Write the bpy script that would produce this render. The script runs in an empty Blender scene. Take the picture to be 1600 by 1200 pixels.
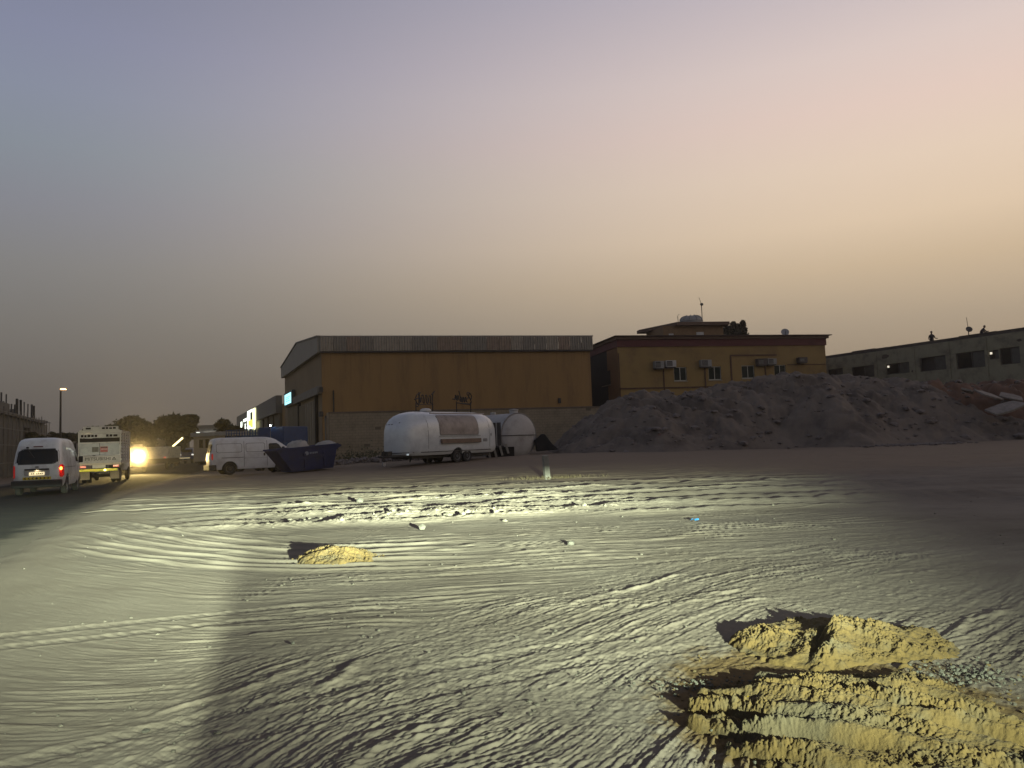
import bpy, bmesh, math, random
import numpy as np
from mathutils import Vector, Matrix, Euler
R = math.radians
random.seed(7)
SC = bpy.context.scene
COL = SC.collection
# ------------------------------------------------------------------ camera
F = 1209.0
CAMZ = 1.4
ROT = Matrix.Rotation(R(90 + 4.26), 3, 'X') @ Matrix.Rotation(R(-2.0), 3, 'Z')
CAM = Vector((0, 0, CAMZ))
cd = bpy.data.cameras.new('camera'); cam = bpy.data.objects.new('camera', cd); COL.objects.link(cam)
cam.matrix_world = Matrix.Translation(CAM) @ ROT.to_4x4()
cd.sensor_width = 36; cd.lens = F / 1600 * 36; cd.clip_end = 6000; cd.clip_start = .05
SC.camera = cam
# ------------------------------------------------------------------ sky
SUN_AZ = R(62)      # the sun has set to the right of the view (azimuth from +y towards +x)
w = bpy.data.worlds.new('World'); SC.world = w; w.use_nodes = True
nt = w.node_tree; nt.nodes.clear()
def N(nt, t, **k):
    n = nt.nodes.new(t)
    for a, b in k.items():
        if a == 'inp':
            for i, v in b.items(): n.inputs[i].default_value = v
        else: setattr(n, a, b)
    return n
def L(nt, a, ao, b, bi): nt.links.new(a.outputs[ao], b.inputs[bi])
def lin(c): return tuple((v / 255 / 12.92 if v <= 10 else ((v / 255 + .055) / 1.055) ** 2.4) for v in c) + (1,)
tc = N(nt, 'ShaderNodeTexCoord'); sep = N(nt, 'ShaderNodeSeparateXYZ'); L(nt, tc, 'Generated', sep, 0)
def ramp(nt, stops, interp='B_SPLINE'):
    r = N(nt, 'ShaderNodeValToRGB'); r.color_ramp.interpolation = interp
    e = r.color_ramp.elements
    while len(e) > 1: e.remove(e[-1])
    e[0].position = stops[0][0]; e[0].color = stops[0][1]
    for p, c in stops[1:]:
        x = e.new(p); x.color = c
    return r
# elevation ramps (position = sin(elevation)), away from / towards the afterglow
rl = ramp(nt, [(0, lin((92, 86, 82))), (0.081, lin((108, 103, 97))), (0.149, lin((122, 119, 115))), (0.214, lin((132, 131, 131))), (0.277, lin((135, 137, 146))), (0.336, lin((136, 144, 155))), (0.39, lin((137, 144, 163))), (0.443, lin((134, 139, 163))), (0.75, lin((92, 96, 112))), (1, lin((78, 80, 90)))], 'LINEAR')
rr = ramp(nt, [(0, lin((125, 112, 95))), (0.06, lin((150, 136, 117))), (0.125, lin((176, 160, 139))), (0.191, lin((210, 187, 157))), (0.242, lin((230, 206, 178))), (0.303, lin((235, 212, 190))), (0.361, lin((234, 209, 196))), (0.415, lin((226, 207, 200))), (0.55, lin((180, 175, 190))), (0.75, lin((112, 112, 126))), (1, lin((78, 80, 90)))], 'LINEAR')
for r in (rl, rr): L(nt, sep, 2, r, 0)
az = N(nt, 'ShaderNodeVectorMath', operation='DOT_PRODUCT'); az.inputs[1].default_value = (math.sin(R(70)), math.cos(R(70)), 0)
nz = N(nt, 'ShaderNodeVectorMath', operation='NORMALIZE')
fl = N(nt, 'ShaderNodeVectorMath', operation='MULTIPLY'); fl.inputs[1].default_value = (1, 1, 0)
L(nt, tc, 'Generated', fl, 0); L(nt, fl, 0, nz, 0); L(nt, nz, 0, az, 0)
mr = N(nt, 'ShaderNodeMapRange', interpolation_type='SMOOTHSTEP', inp={1: -.27, 2: .82, 3: 0, 4: 1}); L(nt, az, 'Value', mr, 0)
mx = N(nt, 'ShaderNodeMix', data_type='RGBA'); L(nt, mr, 0, mx, 0); L(nt, rl, 0, mx, 6); L(nt, rr, 0, mx, 7)
sk = N(nt, 'ShaderNodeTexSky', sky_type='NISHITA', sun_disc=False, sun_elevation=R(1), sun_rotation=SUN_AZ, air_density=1.5, dust_density=4)
b1 = N(nt, 'ShaderNodeBackground', inp={1: .96}); L(nt, mx, 2, b1, 0)
b2 = N(nt, 'ShaderNodeBackground', inp={1: .02}); L(nt, sk, 0, b2, 0)
ad = N(nt, 'ShaderNodeAddShader'); L(nt, b1, 0, ad, 0); L(nt, b2, 0, ad, 1)
wo = N(nt, 'ShaderNodeOutputWorld'); L(nt, ad, 0, wo, 0)
# the sun is at the horizon behind dust: next to nothing of it is left
sd = bpy.data.lights.new('sun', 'SUN'); sd.energy = .04; sd.angle = R(12); sd.color = (1, .72, .5)
so = bpy.data.objects.new('sun', sd); COL.objects.link(so)
so.rotation_euler = Vector((-math.sin(SUN_AZ), -math.cos(SUN_AZ), -.03)).to_track_quat('-Z', 'Y').to_euler()
SC.view_settings.view_transform = 'Standard'; SC.view_settings.look = 'None'
SC.view_settings.exposure = 0; SC.view_settings.gamma = 1
SC.cycles.use_denoising = True
SC.cycles.volume_step_rate = 4
SC.cycles.max_bounces = 6
# headlamps of the car the photographer sits in (low beams; sharp cut-off above)
def headlamp(name, loc, heading, energy, color, azc, edge_l, edge_r, soft_l, soft_r, prof, ref=.08):
    """a lamp level with the road; its reflector throws the more light the nearer the cut-off, so the ground is lit evenly"""
    d = bpy.data.lights.new(name, 'SPOT'); d.energy = energy; d.color = color
    d.spot_size = R(165); d.spot_blend = .1; d.shadow_soft_size = .02
    o = bpy.data.objects.new(name, d); COL.objects.link(o); o.location = loc
    o.rotation_euler = (R(90), 0, heading)
    d.use_nodes = True; t = d.node_tree; t.nodes.clear()
    tc = N(t, 'ShaderNodeTexCoord'); s = N(t, 'ShaderNodeSeparateXYZ'); L(t, tc, 'Normal', s, 0)
    az_ = N(t, 'ShaderNodeMath', operation='ABSOLUTE'); L(t, s, 2, az_, 0)
    u = N(t, 'ShaderNodeMath', operation='DIVIDE'); L(t, s, 0, u, 0); L(t, az_, 0, u, 1)
    v = N(t, 'ShaderNodeMath', operation='DIVIDE'); L(t, s, 1, v, 0); L(t, az_, 0, v, 1)
    def mrange(src, a, b, x, y):
        m = N(t, 'ShaderNodeMapRange', interpolation_type='SMOOTHSTEP', inp={1: a, 2: b, 3: x, 4: y}); L(t, src, 0, m, 0); return m
    ml = mrange(u, edge_l - soft_l, edge_l + soft_l, 0, 1)
    mr_ = mrange(u, edge_r - soft_r, edge_r + soft_r, 1, 0)
    dn = N(t, 'ShaderNodeMath', operation='MULTIPLY', inp={1: -1 / ref}); L(t, v, 0, dn, 0)      # 1 = 0.08 downward slope
    mxm = N(t, 'ShaderNodeMath', operation='MAXIMUM', inp={1: .45}); L(t, dn, 0, mxm, 0)
    pw = N(t, 'ShaderNodeMath', operation='POWER', inp={1: -2.75}); L(t, mxm, 0, pw, 0)
    fc = N(t, 'ShaderNodeFloatCurve'); cur = fc.mapping.curves[0]
    dp = N(t, 'ShaderNodeMath', operation='MAXIMUM', inp={1: .0}); L(t, dn, 0, dp, 0)
    sc_ = N(t, 'ShaderNodeMath', operation='MULTIPLY', inp={1: 1 / 5.0}); L(t, dp, 0, sc_, 0); L(t, sc_, 0, fc, 1)
    while len(cur.points) > 2: cur.points.remove(cur.points[-1])
    cur.points[0].location = (0, 0); cur.points[1].location = (1, prof[-1][1])
    for a, b in prof: cur.points.new(a / 5.0, b)
    for p_ in cur.points: p_.handle_type = 'VECTOR'
    fc.mapping.update()
    c_ = pw
    for m in (ml, mr_, fc):
        q = N(t, 'ShaderNodeMath', operation='MULTIPLY'); L(t, c_, 0, q, 0); L(t, m, 0, q, 1); c_ = q
    em = N(t, 'ShaderNodeEmission'); L(t, c_, 0, em, 1)
    ou = N(t, 'ShaderNodeOutputLight'); L(t, em, 0, ou, 0)
    return o
HL = (.88, 1.0, .70)
# profile: (downward slope / 0.08, share of the even level)
PR = [(.28, 0), (.45, .03), (.56, .12), (.68, .32), (.85, .46), (1.05, .49), (1.35, .44), (1.9, .41), (3.0, .40), (4.5, .34)]
PL = [(.30, 0), (.52, .05), (.75, .35), (1.0, .6), (1.4, .8), (2.2, .8), (3.2, .6), (4.5, .35)]
headlamp('headlamp_light', (2.6, -.1, 1.06), R(8), 400000, HL, 0, -.62, .20, .55, .32, PR, .072)
headlamp('headlamp_light', (-.33, -.05, 1.15), R(14), 130000, HL, 0, -.75, -.07, .45, .022, PL)

# ------------------------------------------------------------------ helpers
def P(px, py, D):
    v = ROT @ Vector(((px - 800) / F, (600 - py) / F, -1)); return CAM + v * (D / v.y)
def smooth(a, b, x):
    t = np.clip((x - a) / (b - a), 0, 1); return t * t * (3 - 2 * t)
def gz0(x, y):   # broad lie of the land
    A = np.interp(x, [-40, -20, -14, -10, -3, 2, 8, 16, 40], [0, 0, .10, .36, .50, .58, .5, .4, .5])
    return A * smooth(25, 45, y) + .3 * smooth(46, 70, y) * smooth(-14, -4, x)
def gz(x, y): return float(gz0(np.array(float(x)), np.array(float(y))))
def GP(px, D, dz=0):
    p = P(px, 700, D); return Vector((p.x, p.y, gz(p.x, p.y) + dz))
def tag(o, label=None, cat=None, group=None, kind=None):
    for k, v in (('label', label), ('category', cat), ('group', group), ('kind', kind)):
        if v: o[k] = v
    return o
def empty(name, loc, rz=0, **k):
    o = bpy.data.objects.new(name, None); COL.objects.link(o); o.location = loc; o.rotation_euler.z = rz
    o.empty_display_size = .3
    return tag(o, **k)
MATS = {}
def mat(name, col, rough=.7, metal=0, var=.25, scale=3, bump=.15, bscale=30, emit=0, ecol=None, coat=0, var2=None, stretch=None, trans=0, alpha=1):
    """procedural material: base colour broken up by two noises, small bump"""
    if name in MATS: return MATS[name]
    m = bpy.data.materials.new(name); m.use_nodes = True; t = m.node_tree
    p = t.nodes['Principled BSDF']
    tc = N(t, 'ShaderNodeTexCoord'); mp = N(t, 'ShaderNodeMapping'); L(t, tc, 'Object', mp, 0)
    if stretch: mp.inputs['Scale'].default_value = stretch
    n1 = N(t, 'ShaderNodeTexNoise', inp={'Scale': scale, 'Detail': 6, 'Roughness': .65}); L(t, mp, 0, n1, 'Vector')
    c = col if len(col) == 4 else tuple(col) + (1,)
    c2 = tuple(var2) + (1,) if var2 else tuple(v * (1 - var) for v in c[:3]) + (1,)
    c3 = tuple(min(1, v * (1 + var * .6)) for v in c[:3]) + (1,)
    r = ramp(t, [(.3, c2), (.5, c), (.72, c3)], 'LINEAR'); L(t, n1, 0, r, 0)
    L(t, r, 0, p, 'Base Color')
    p.inputs['Roughness'].default_value = rough; p.inputs['Metallic'].default_value = metal
    if coat: p.inputs['Coat Weight'].default_value = coat
    if trans: p.inputs['Transmission Weight'].default_value = trans
    if bump:
        n2 = N(t, 'ShaderNodeTexNoise', inp={'Scale': bscale, 'Detail': 5}); L(t, mp, 0, n2, 'Vector')
        b = N(t, 'ShaderNodeBump', inp={'Strength': bump, 'Distance': .02}); L(t, n2, 0, b, 'Height'); L(t, b, 0, p, 'Normal')
    if emit:
        p.inputs['Emission Color'].default_value = tuple(ecol or col[:3]) + (1,); p.inputs['Emission Strength'].default_value = emit
    MATS[name] = m; return m
class MB:
    def __init__(s): s.v = []; s.f = []
    def quad(s, a, b, c, d):
        i = len(s.v); s.v += [tuple(a), tuple(b), tuple(c), tuple(d)]; s.f.append((i, i + 1, i + 2, i + 3)); return s
    def box(s, x0, y0, z0, x1, y1, z1, M=None):
        i = len(s.v)
        for z in (z0, z1):
            for x, y in ((x0, y0), (x1, y0), (x1, y1), (x0, y1)):
                q = Vector((x, y, z)); s.v.append(tuple(M @ q if M else q))
        for f in ((3, 2, 1, 0), (4, 5, 6, 7), (0, 1, 5, 4), (1, 2, 6, 5), (2, 3, 7, 6), (3, 0, 4, 7)): s.f.append(tuple(i + k for k in f))
        return s
    def prism(s, pts, z0, z1, axis='z'):
        n = len(pts); i = len(s.v)
        for z in (z0, z1):
            for a, b in pts:
                s.v.append((a, b, z) if axis == 'z' else ((z, a, b) if axis == 'x' else (a, z, b)))
        s.f.append(tuple(i + k for k in reversed(range(n)))); s.f.append(tuple(i + n + k for k in range(n)))
        for k in range(n): s.f.append((i + k, i + (k + 1) % n, i + n + (k + 1) % n, i + n + k))
        return s
    def tube(s, pts, r, n=6, r2=None):
        pts = [Vector(p) for p in pts]; i0 = len(s.v); m = len(pts)
        for k, p in enumerate(pts):
            d = (pts[min(k + 1, m - 1)] - pts[max(k - 1, 0)]).normalized()
            a = d.orthogonal().normalized() if abs(d.z) > .9 else d.cross(Vector((0, 0, 1))).normalized()
            b = d.cross(a); rr = r if r2 is None else r + (r2 - r) * k / (m - 1)
            for j in range(n):
                t = 2 * math.pi * j / n; s.v.append(tuple(p + (a * math.cos(t) + b * math.sin(t)) * rr))
        for k in range(m - 1):
            for j in range(n):
                a = i0 + k * n + j; b = i0 + k * n + (j + 1) % n; s.f.append((a, b, b + n, a + n))
        s.f.append(tuple(i0 + j for j in reversed(range(n)))); s.f.append(tuple(i0 + (m - 1) * n + j for j in range(n)))
        return s
    def lathe(s, prof, n=20, M=None):      # prof [(r,z)]
        i0 = len(s.v)
        for r, z in prof:
            for j in range(n):
                t = 2 * math.pi * j / n; q = Vector((r * math.cos(t), r * math.sin(t), z)); s.v.append(tuple(M @ q if M else q))
        for k in range(len(prof) - 1):
            for j in range(n):
                a = i0 + k * n + j; b = i0 + k * n + (j + 1) % n; s.f.append((a, b, b + n, a + n))
        s.f.append(tuple(i0 + j for j in reversed(range(n)))); s.f.append(tuple(i0 + (len(prof) - 1) * n + j for j in range(n)))
        return s
    def build(s, name, m, parent=None, smooth_=False, loc=None, rz=0, bevel=0):
        me = bpy.data.meshes.new(name); me.from_pydata(s.v, [], s.f)
        bm = bmesh.new(); bm.from_mesh(me); bmesh.ops.recalc_face_normals(bm, faces=bm.faces)
        if bevel: bmesh.ops.bevel(bm, geom=[e for e in bm.edges if e.calc_face_angle(0) > .5], offset=bevel, segments=2, affect='EDGES', profile=.6)
        bm.to_mesh(me); bm.free()
        return link(me, name, m, parent, smooth_, loc, rz)
def link(me, name, m, parent=None, smooth_=False, loc=None, rz=0):
    me.materials.clear(); me.materials.append(m)
    if smooth_:
        me.shade_smooth()
        try: me.set_sharp_from_angle(angle=R(42))
        except Exception: pass
    o = bpy.data.objects.new(name, me); COL.objects.link(o)
    if parent: o.parent = parent
    if loc is not None: o.location = loc
    if rz: o.rotation_euler.z = rz
    return o
def kids(o): return [c for c in COL.objects if c.parent == o]
def copy_tree(o, parent=None):
    c = o.copy(); COL.objects.link(c); c.parent = parent
    for ch in kids(o): copy_tree(ch, c)
    return c
# vector noise for the earth
def _hash(ix, iy, s):
    n = (ix * 374761393 + iy * 668265263 + s * 974634777) & 0xffffffff
    n = ((n ^ (n >> 13)) * 1274126177) & 0xffffffff
    n = n ^ (n >> 16); return n
def pn(x, y, s=0):      # gradient noise in about -1..1
    x0 = np.floor(x); y0 = np.floor(y); fx = x - x0; fy = y - y0
    ix = x0.astype(np.int64); iy = y0.astype(np.int64)
    u = fx * fx * fx * (fx * (fx * 6 - 15) + 10); v = fy * fy * fy * (fy * (fy * 6 - 15) + 10)
    out = []
    for dx, dy in ((0, 0), (1, 0), (0, 1), (1, 1)):
        a = _hash(ix + dx, iy + dy, s) * (2 * math.pi / 4294967296.0)
        out.append(np.cos(a) * (fx - dx) + np.sin(a) * (fy - dy))
    a = out[0] + (out[1] - out[0]) * u; b = out[2] + (out[3] - out[2]) * u
    return (a + (b - a) * v) * 1.5
def fbm(x, y, o=4, s=0, g=.5):
    r = 0; a = 1; t = 0
    for k in range(o): r = r + a * pn(x * 2 ** k, y * 2 ** k, s + k * 17); t += a; a *= g
    return r / t
def ridge(n, w=.22): return np.exp(-(n / w) ** 2)
def grid_mesh(X, Y, Z, name, m, **k):
    ny, nx = X.shape
    co = np.stack([X, Y, Z], -1).reshape(-1, 3).astype(np.float32)
    i = np.arange(nx * ny).reshape(ny, nx)
    q = np.stack([i[:-1, :-1], i[:-1, 1:], i[1:, 1:], i[1:, :-1]], -1).reshape(-1, 4).astype(np.int32)
    me = bpy.data.meshes.new(name); me.vertices.add(len(co)); me.vertices.foreach_set('co', co.ravel())
    me.loops.add(q.size); me.loops.foreach_set('vertex_index', q.ravel())
    me.polygons.add(len(q)); me.polygons.foreach_set('loop_start', np.arange(0, q.size, 4, dtype=np.int32))
    me.polygons.foreach_set('loop_total', np.full(len(q), 4, dtype=np.int32)); me.update(calc_edges=True); me.validate()
    me.shade_smooth(); me.materials.append(m)
    o = bpy.data.objects.new(name, me); COL.objects.link(o)
    return tag(o, **k)

# ------------------------------------------------------------------ the ground
ROAD = [(5, -20), (1, -10), (-7.6, 11.5), (-14, 27.7), (-18.3, 42), (-23.5, 60), (-33, 90), (-62, 180), (-120, 340)]
RX = np.array([p[0] for p in ROAD]); RY = np.array([p[1] for p in ROAD])
def road_d(x, y):      # signed distance to the right of the road's right edge
    return (x - np.interp(y, RY, RX)) * .92
def groove_set(s, d, ls, ld, seed, w=.2):
    wob = pn(s / (ls * .5), d / (ld * 6), seed + 5) * ld * .5
    n = pn(s / ls, (d + wob) / ld, seed)
    return ridge(n, w)
def relief(x, y):
    D = np.hypot(x, y)
    h = .035 * fbm(x / 3.5, y / 3.5, 3, 1)
    near = 1 - smooth(24, 40, y)
    # A: arcs of tyre ruts swinging round to the right
    wx = x + .12 * pn(x / 1.3, y / 1.3, 60); wy = y + .12 * pn(x / 1.3, y / 1.3, 61)
    ca = np.array((9.6, -1.6)); rho = np.hypot(wx - ca[0], wy - ca[1]); th = np.arctan2(wy - ca[1], wx - ca[0]) * 12
    edge = 13.2 + .8 * pn(x / 2.2, y / 2.2, 9)
    mA = (1 - smooth(edge - .7, edge + .7, rho)) * smooth(-2.6, -.8, x + .25 * y - .5) * near
    patch = .45 + .55 * smooth(-.35, .35, pn(x / 1.5, y / 1.5, 12))
    brk = .6 + .45 * pn(th / .30, rho / .09, 27)
    cb = np.array((6.4, -5.0)); rho2 = np.hypot(wx - cb[0], wy - cb[1]); th2 = np.arctan2(wy - cb[1], wx - cb[0]) * 13
    alt = smooth(-.15, .35, pn(x / 1.1 + 7, y / 1.3, 26))
    a1 = groove_set(th, rho, 3.2, .15, 20, .12) * .011 * brk + groove_set(th2, rho2, 2.6, .21, 21, .10) * .012 * brk * alt
    a2 = groove_set(th, rho, 1.5, .062, 30, .2) * .0075 * (1 - .6 * alt) * brk + groove_set(th2, rho2, 1.3, .055, 31, .2) * .0075 * alt
    a3 = groove_set(th + .2 * rho, rho, .55, .032, 40, .3) * .0048 + groove_set(th - .5 * rho, rho, .14, .024, 43, .3) * .0025
    lug = smooth(.1, .5, pn(x / .7, y / .7, 29)) * smooth(-.2, .9, np.sin(th / .034 * 1.0 + 3 * pn(th / .2, rho / .1, 28))) * ridge(pn(th / 2.2, rho / .2, 25), .35) * .004
    quiet = smooth(-.45, .15, fbm(x / 1.7 + 3, y / 1.3, 2, 33))          # trodden or drifted spots with hardly a mark
    h = h + mA * quiet * patch * (a1 + a2) * 1.1 + mA * a3 * (.25 + .9 * patch) * (.3 + .7 * quiet) + mA * lug
    # a few single crossing wheel tracks, sunk between raised lips
    for (px_, py_, dx_, dy_, cv) in ((-1.2, 4.0, .80, .60, .05), (-3.0, 6.2, .93, .36, .03), (.2, 8.6, .985, .17, .02)):
        qn = -(x - px_) * dy_ + (y - py_) * dx_ + cv * ((x - px_) * dx_ + (y - py_) * dy_) ** 2 + .02 * pn(x / .4, y / .4, 35)
        ql = (x - px_) * dx_ + (y - py_) * dy_
        for o_ in (0, .42):
            w_ = qn - o_; env = smooth(-3.2, -2.2, ql) * (1 - smooth(2.4, 3.6, ql)) * near
            h = h + env * (-.007 * np.exp(-(w_ / .075) ** 4) + .0065 * np.exp(-((np.abs(w_) - .105) / .028) ** 2) * (.5 + .8 * pn(ql / .12, w_ / .1, 36)))
            h = h + env * .0022 * np.exp(-(w_ / .07) ** 4) * np.sign(np.sin(ql / .045 * math.pi + w_ * 30))
    # heavier scarps here and there
    big = groove_set(th, rho, 3.2, 1.0, 48, .05) * smooth(.1, .6, pn(th / 2.2, rho / .8, 49)) * .030
    h = h + mA * big * (.7 + .5 * pn(th / .15, rho / .12, 50))
    # terraces pressed up between the wheel lines: gentle rise, abrupt edge
    tr_ = (rho / .42 + .5 * pn(th / 1.6, rho / .9, 51)); fr_ = tr_ - np.floor(tr_)
    h = h + mA * patch * .007 * smooth(0, .85, fr_) * (1 - smooth(.9, .99, fr_))
    # B: long ruts running across, fanning out towards the road on the left
    u = np.maximum(0, -x - 2.3) ** 1.3
    dB = (wy - .10 * wx) / (1 + .052 * u); sB = x + 0 * y
    mB = (1 - smooth(15.5, 17.5, y)) * (1 - mA) * smooth(.3, 1.4, road_d(x, y))
    calm = 1 - .86 * (1 - smooth(7.2, 9.0, dB)) * (1 - smooth(-3.6, -2.2, x))            # the smooth drift at the lower left
    fan = smooth(8.6, 9.6, dB) * (1 - smooth(11.5, 13, dB))
    b1 = groove_set(sB, dB, 4.0, .26, 70, .11) * (.013 + .012 * fan) * (.7 + .4 * pn(sB / .3, dB / .15, 77)) + groove_set(sB, dB, .9, .05, 78, .25) * .0045
    b2 = groove_set(sB, dB, 1.3, .10, 80, .22) * .008
    b3 = groove_set(sB, dB + .15 * sB, .6, .05, 85, .35) * .0035
    qb = .35 + .65 * smooth(-.35, .25, fbm(x / 2.1 + 9, y / 1.1, 2, 34))
    h = h + mB * calm * qb * (b1 + b2) + mB * b3
    rut = sum(a * np.exp(-(((dB - c - .05 * pn(sB / 1.2, sB * 0 + c, 88)) / .055) ** 2)) for c, a in ((9.15, .05), (9.45, .045), (9.8, .06), (10.25, .05), (10.7, .06), (11.25, .055)))
    h = h + mB * rut * smooth(-10.5, -6.5, x) * (1 - smooth(-2.5, .5, x)) * .62
    # C: churned berms of lumpy sand about sixteen metres out
    mC = smooth(-8.5, -4.5, x) * (1 - smooth(9, 13, x)); lump = 0
    for c0, sl, amp, wd, sd_ in ((14.7, .02, .07, .22, 1), (15.7, .07, .115, .34, 2), (16.9, .04, .10, .30, 3), (18.2, .09, .10, .28, 4), (19.8, .04, .11, .34, 5), (22.0, .02, .09, .34, 6), (24.5, -.05, .08, .4, 7)):
        yc = c0 + sl * x + .55 * pn(x / 2.7, x * 0 + sd_ * 3.3, 90 + sd_) + .12 * pn(x / .7, x * 0 + sd_, 190 + sd_) + .035 * pn(x / .17, x * 0 + sd_, 290 + sd_)
        am = amp * smooth(-.95, .0, pn(x / 2.6, x * 0 + sd_ * 7.7, 300 + sd_)) * (.85 + .3 * pn(x / .35, x * 0 + sd_, 400 + sd_))
        q = (y - yc) / wd
        lump = lump + am * np.where(q < 0, np.exp(-q * q * .30), np.exp(-q * q * 9))
    rough = .75 * smooth(.015, .07, lump) * smooth(-7, -5, x) * (1 - smooth(1, 4, x) * .8)
    h = h + mC * lump + mC * rough * (.045 * np.abs(pn(x / .21, y / .24, 95)) ** 1.3 + .03 * np.abs(pn(x / .10, y / .12, 96)) + .015 * pn(x / .06, y / .07, 97))
    # D: faint ruts further away, towards the vehicles
    mD = smooth(17, 20, y) * (1 - smooth(46, 60, y))
    dD = y - .06 * x + .5 * pn(x / 6, y / 6, 101)
    h = h + mD * (groove_set(x, dD, 6, .9, 102, .2) * .035 + groove_set(x, dD, 2.5, .35, 103, .25) * .015 * (1 - smooth(30, 36, y)))
    h = h + mD * smooth(-16, -9, -x * 0 + x) * .03 * fbm(x / .8, y / .8, 3, 104)
    # fine crumb everywhere near
    nr = 1 - smooth(9, 14, y)
    h = h + nr * (.004 * pn(x / .075, y / .075, 110) + .0028 * pn(x / .034, y / .034, 111)) * (.22 + mA)
    # tread of a lorry tyre printed near the yellow soil
    tx, ty = x - (.62 + (y - 3.2) * .33), y
    mt = smooth(.0, .03, tx) * (1 - smooth(.26, .30, tx)) * (1 - smooth(4.3, 4.7, y))
    h = h + mt * (-.012 + .014 * (np.sin(tx / .30 * 2 * math.pi * 4) > 0) * (.6 + .4 * np.sin(ty / .045 * 2)))
    # hollow scraped round the yellow heaps
    hx, hy = x - 1.7, y - 4.9
    h = h - .05 * np.exp(-((hx / 1.0) ** 2 + (hy / 1.1) ** 2))
    h = h * .86
    # scoured wheel hollow at the right edge
    h = h + .07 * np.exp(-(((x - 3.9 - .45 * (y - 5.5)) / .30) ** 2)) * smooth(3.8, 4.6, y) * (1 - smooth(7, 8, y))
    # the road is bare: sand only drifts over its edge
    rd = road_d(x, y)
    on = smooth(-.5, .5, rd + .12 * pn(x / 3.0, y / 4.0, 120) + .05 * pn(x / .3, y / .3, 121)) + smooth(-9.2, -10.2, rd)
    off = 1 - np.clip(on, 0, 1)
    return h * (1 - off) - .03 * off + .03 * smooth(.0, 1.2, on) * np.exp(-(rd / 2.0) ** 2)
def ground():
    azs = np.concatenate([np.linspace(-180, -46, 30, endpoint=False), np.linspace(-46, -38, 14, endpoint=False),
                          np.linspace(-38, 38, 960, endpoint=False), np.linspace(38, 46, 14, endpoint=False), np.linspace(46, 180, 31)])
    rs = [0.02, .5, 1, 1.6, 2.2, 2.7]; r = 3.0
    while r < 26: rs.append(r); r += min(.042, max(.0065, r * r / 2300))
    while r < 75: rs.append(r); r += .05 + (r - 26) * .012
    while r < 5000: rs.append(r); r *= 1.12
    rs = np.array(rs); A, RR = np.meshgrid(np.radians(azs), rs)
    X = RR * np.sin(A); Y = RR * np.cos(A)
    Z = gz0(X, Y) + relief(X, Y) * (1 - smooth(80, 120, RR))
    print('ground quads', X.size)
    grid_mesh(X, Y, Z, 'ground', sand_mat(), kind='structure')
def sand_mat():
    m = bpy.data.materials.new('pale_dusty_sand'); m.use_nodes = True; t = m.node_tree; p = t.nodes['Principled BSDF']
    g = N(t, 'ShaderNodeNewGeometry')
    n1 = N(t, 'ShaderNodeTexNoise', inp={'Scale': .35, 'Detail': 8, 'Roughness': .6}); L(t, g, 'Position', n1, 'Vector')
    r1 = ramp(t, [(.3, (.125, .107, .088, 1)), (.5, (.165, .145, .122, 1)), (.7, (.20, .18, .152, 1))], 'LINEAR'); L(t, n1, 0, r1, 0)
    # redder trodden earth further off, to the right
    sp = N(t, 'ShaderNodeSeparateXYZ'); L(t, g, 'Position', sp, 0)
    n3 = N(t, 'ShaderNodeTexNoise', inp={'Scale': .22, 'Detail': 6, 'Roughness': .6}); L(t, g, 'Position', n3, 'Vector')
    ay = N(t, 'ShaderNodeMath', operation='MULTIPLY_ADD', inp={1: 14.0}); L(t, n3, 0, ay, 0); L(t, sp, 1, ay, 2)
    my = N(t, 'ShaderNodeMapRange', interpolation_type='SMOOTHSTEP', inp={1: 27, 2: 38, 3: 0, 4: .9}); L(t, ay, 0, my, 0)
    mx = N(t, 'ShaderNodeMix', data_type='RGBA'); mx.inputs[7].default_value = (.205, .162, .118, 1)
    L(t, my, 0, mx, 0); L(t, r1, 0, mx, 6)
    # yellow soil spilled round the heaps
    vs = N(t, 'ShaderNodeVectorMath', operation='SUBTRACT'); vs.inputs[1].default_value = (1.62, 4.0, 0); L(t, g, 'Position', vs, 0)
    vm = N(t, 'ShaderNodeVectorMath', operation='MULTIPLY'); vm.inputs[1].default_value = (1.0, .72, 0); L(t, vs, 0, vm, 0)
    ln = N(t, 'ShaderNodeVectorMath', operation='LENGTH'); L(t, vm, 0, ln, 0)
    n4 = N(t, 'ShaderNodeTexNoise', inp={'Scale': 5, 'Detail': 8, 'Roughness': .7}); L(t, g, 'Position', n4, 'Vector')
    dd = N(t, 'ShaderNodeMath', operation='MULTIPLY_ADD', inp={1: .9}); L(t, n4, 0, dd, 0); L(t, ln, 'Value', dd, 2)
    ms = N(t, 'ShaderNodeMapRange', interpolation_type='SMOOTHSTEP', inp={1: 1.22, 2: 1.5, 3: .9, 4: 0}); L(t, dd, 0, ms, 0)
    m2 = N(t, 'ShaderNodeMix', data_type='RGBA'); m2.inputs[7].default_value = (.10, .066, .026, 1)
    L(t, ms, 0, m2, 0); L(t, mx, 2, m2, 6)
    L(t, m2, 2, p, 'Base Color'); p.inputs['Roughness'].default_value = .95; p.inputs['Specular IOR Level'].default_value = .15
    n2 = N(t, 'ShaderNodeTexNoise', inp={'Scale': 55, 'Detail': 6, 'Roughness': .7}); L(t, g, 'Position', n2, 'Vector')
    b = N(t, 'ShaderNodeBump', inp={'Strength': .35, 'Distance': .012}); L(t, n2, 0, b, 'Height'); L(t, b, 0, p, 'Normal')
    return m
ground()
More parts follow.
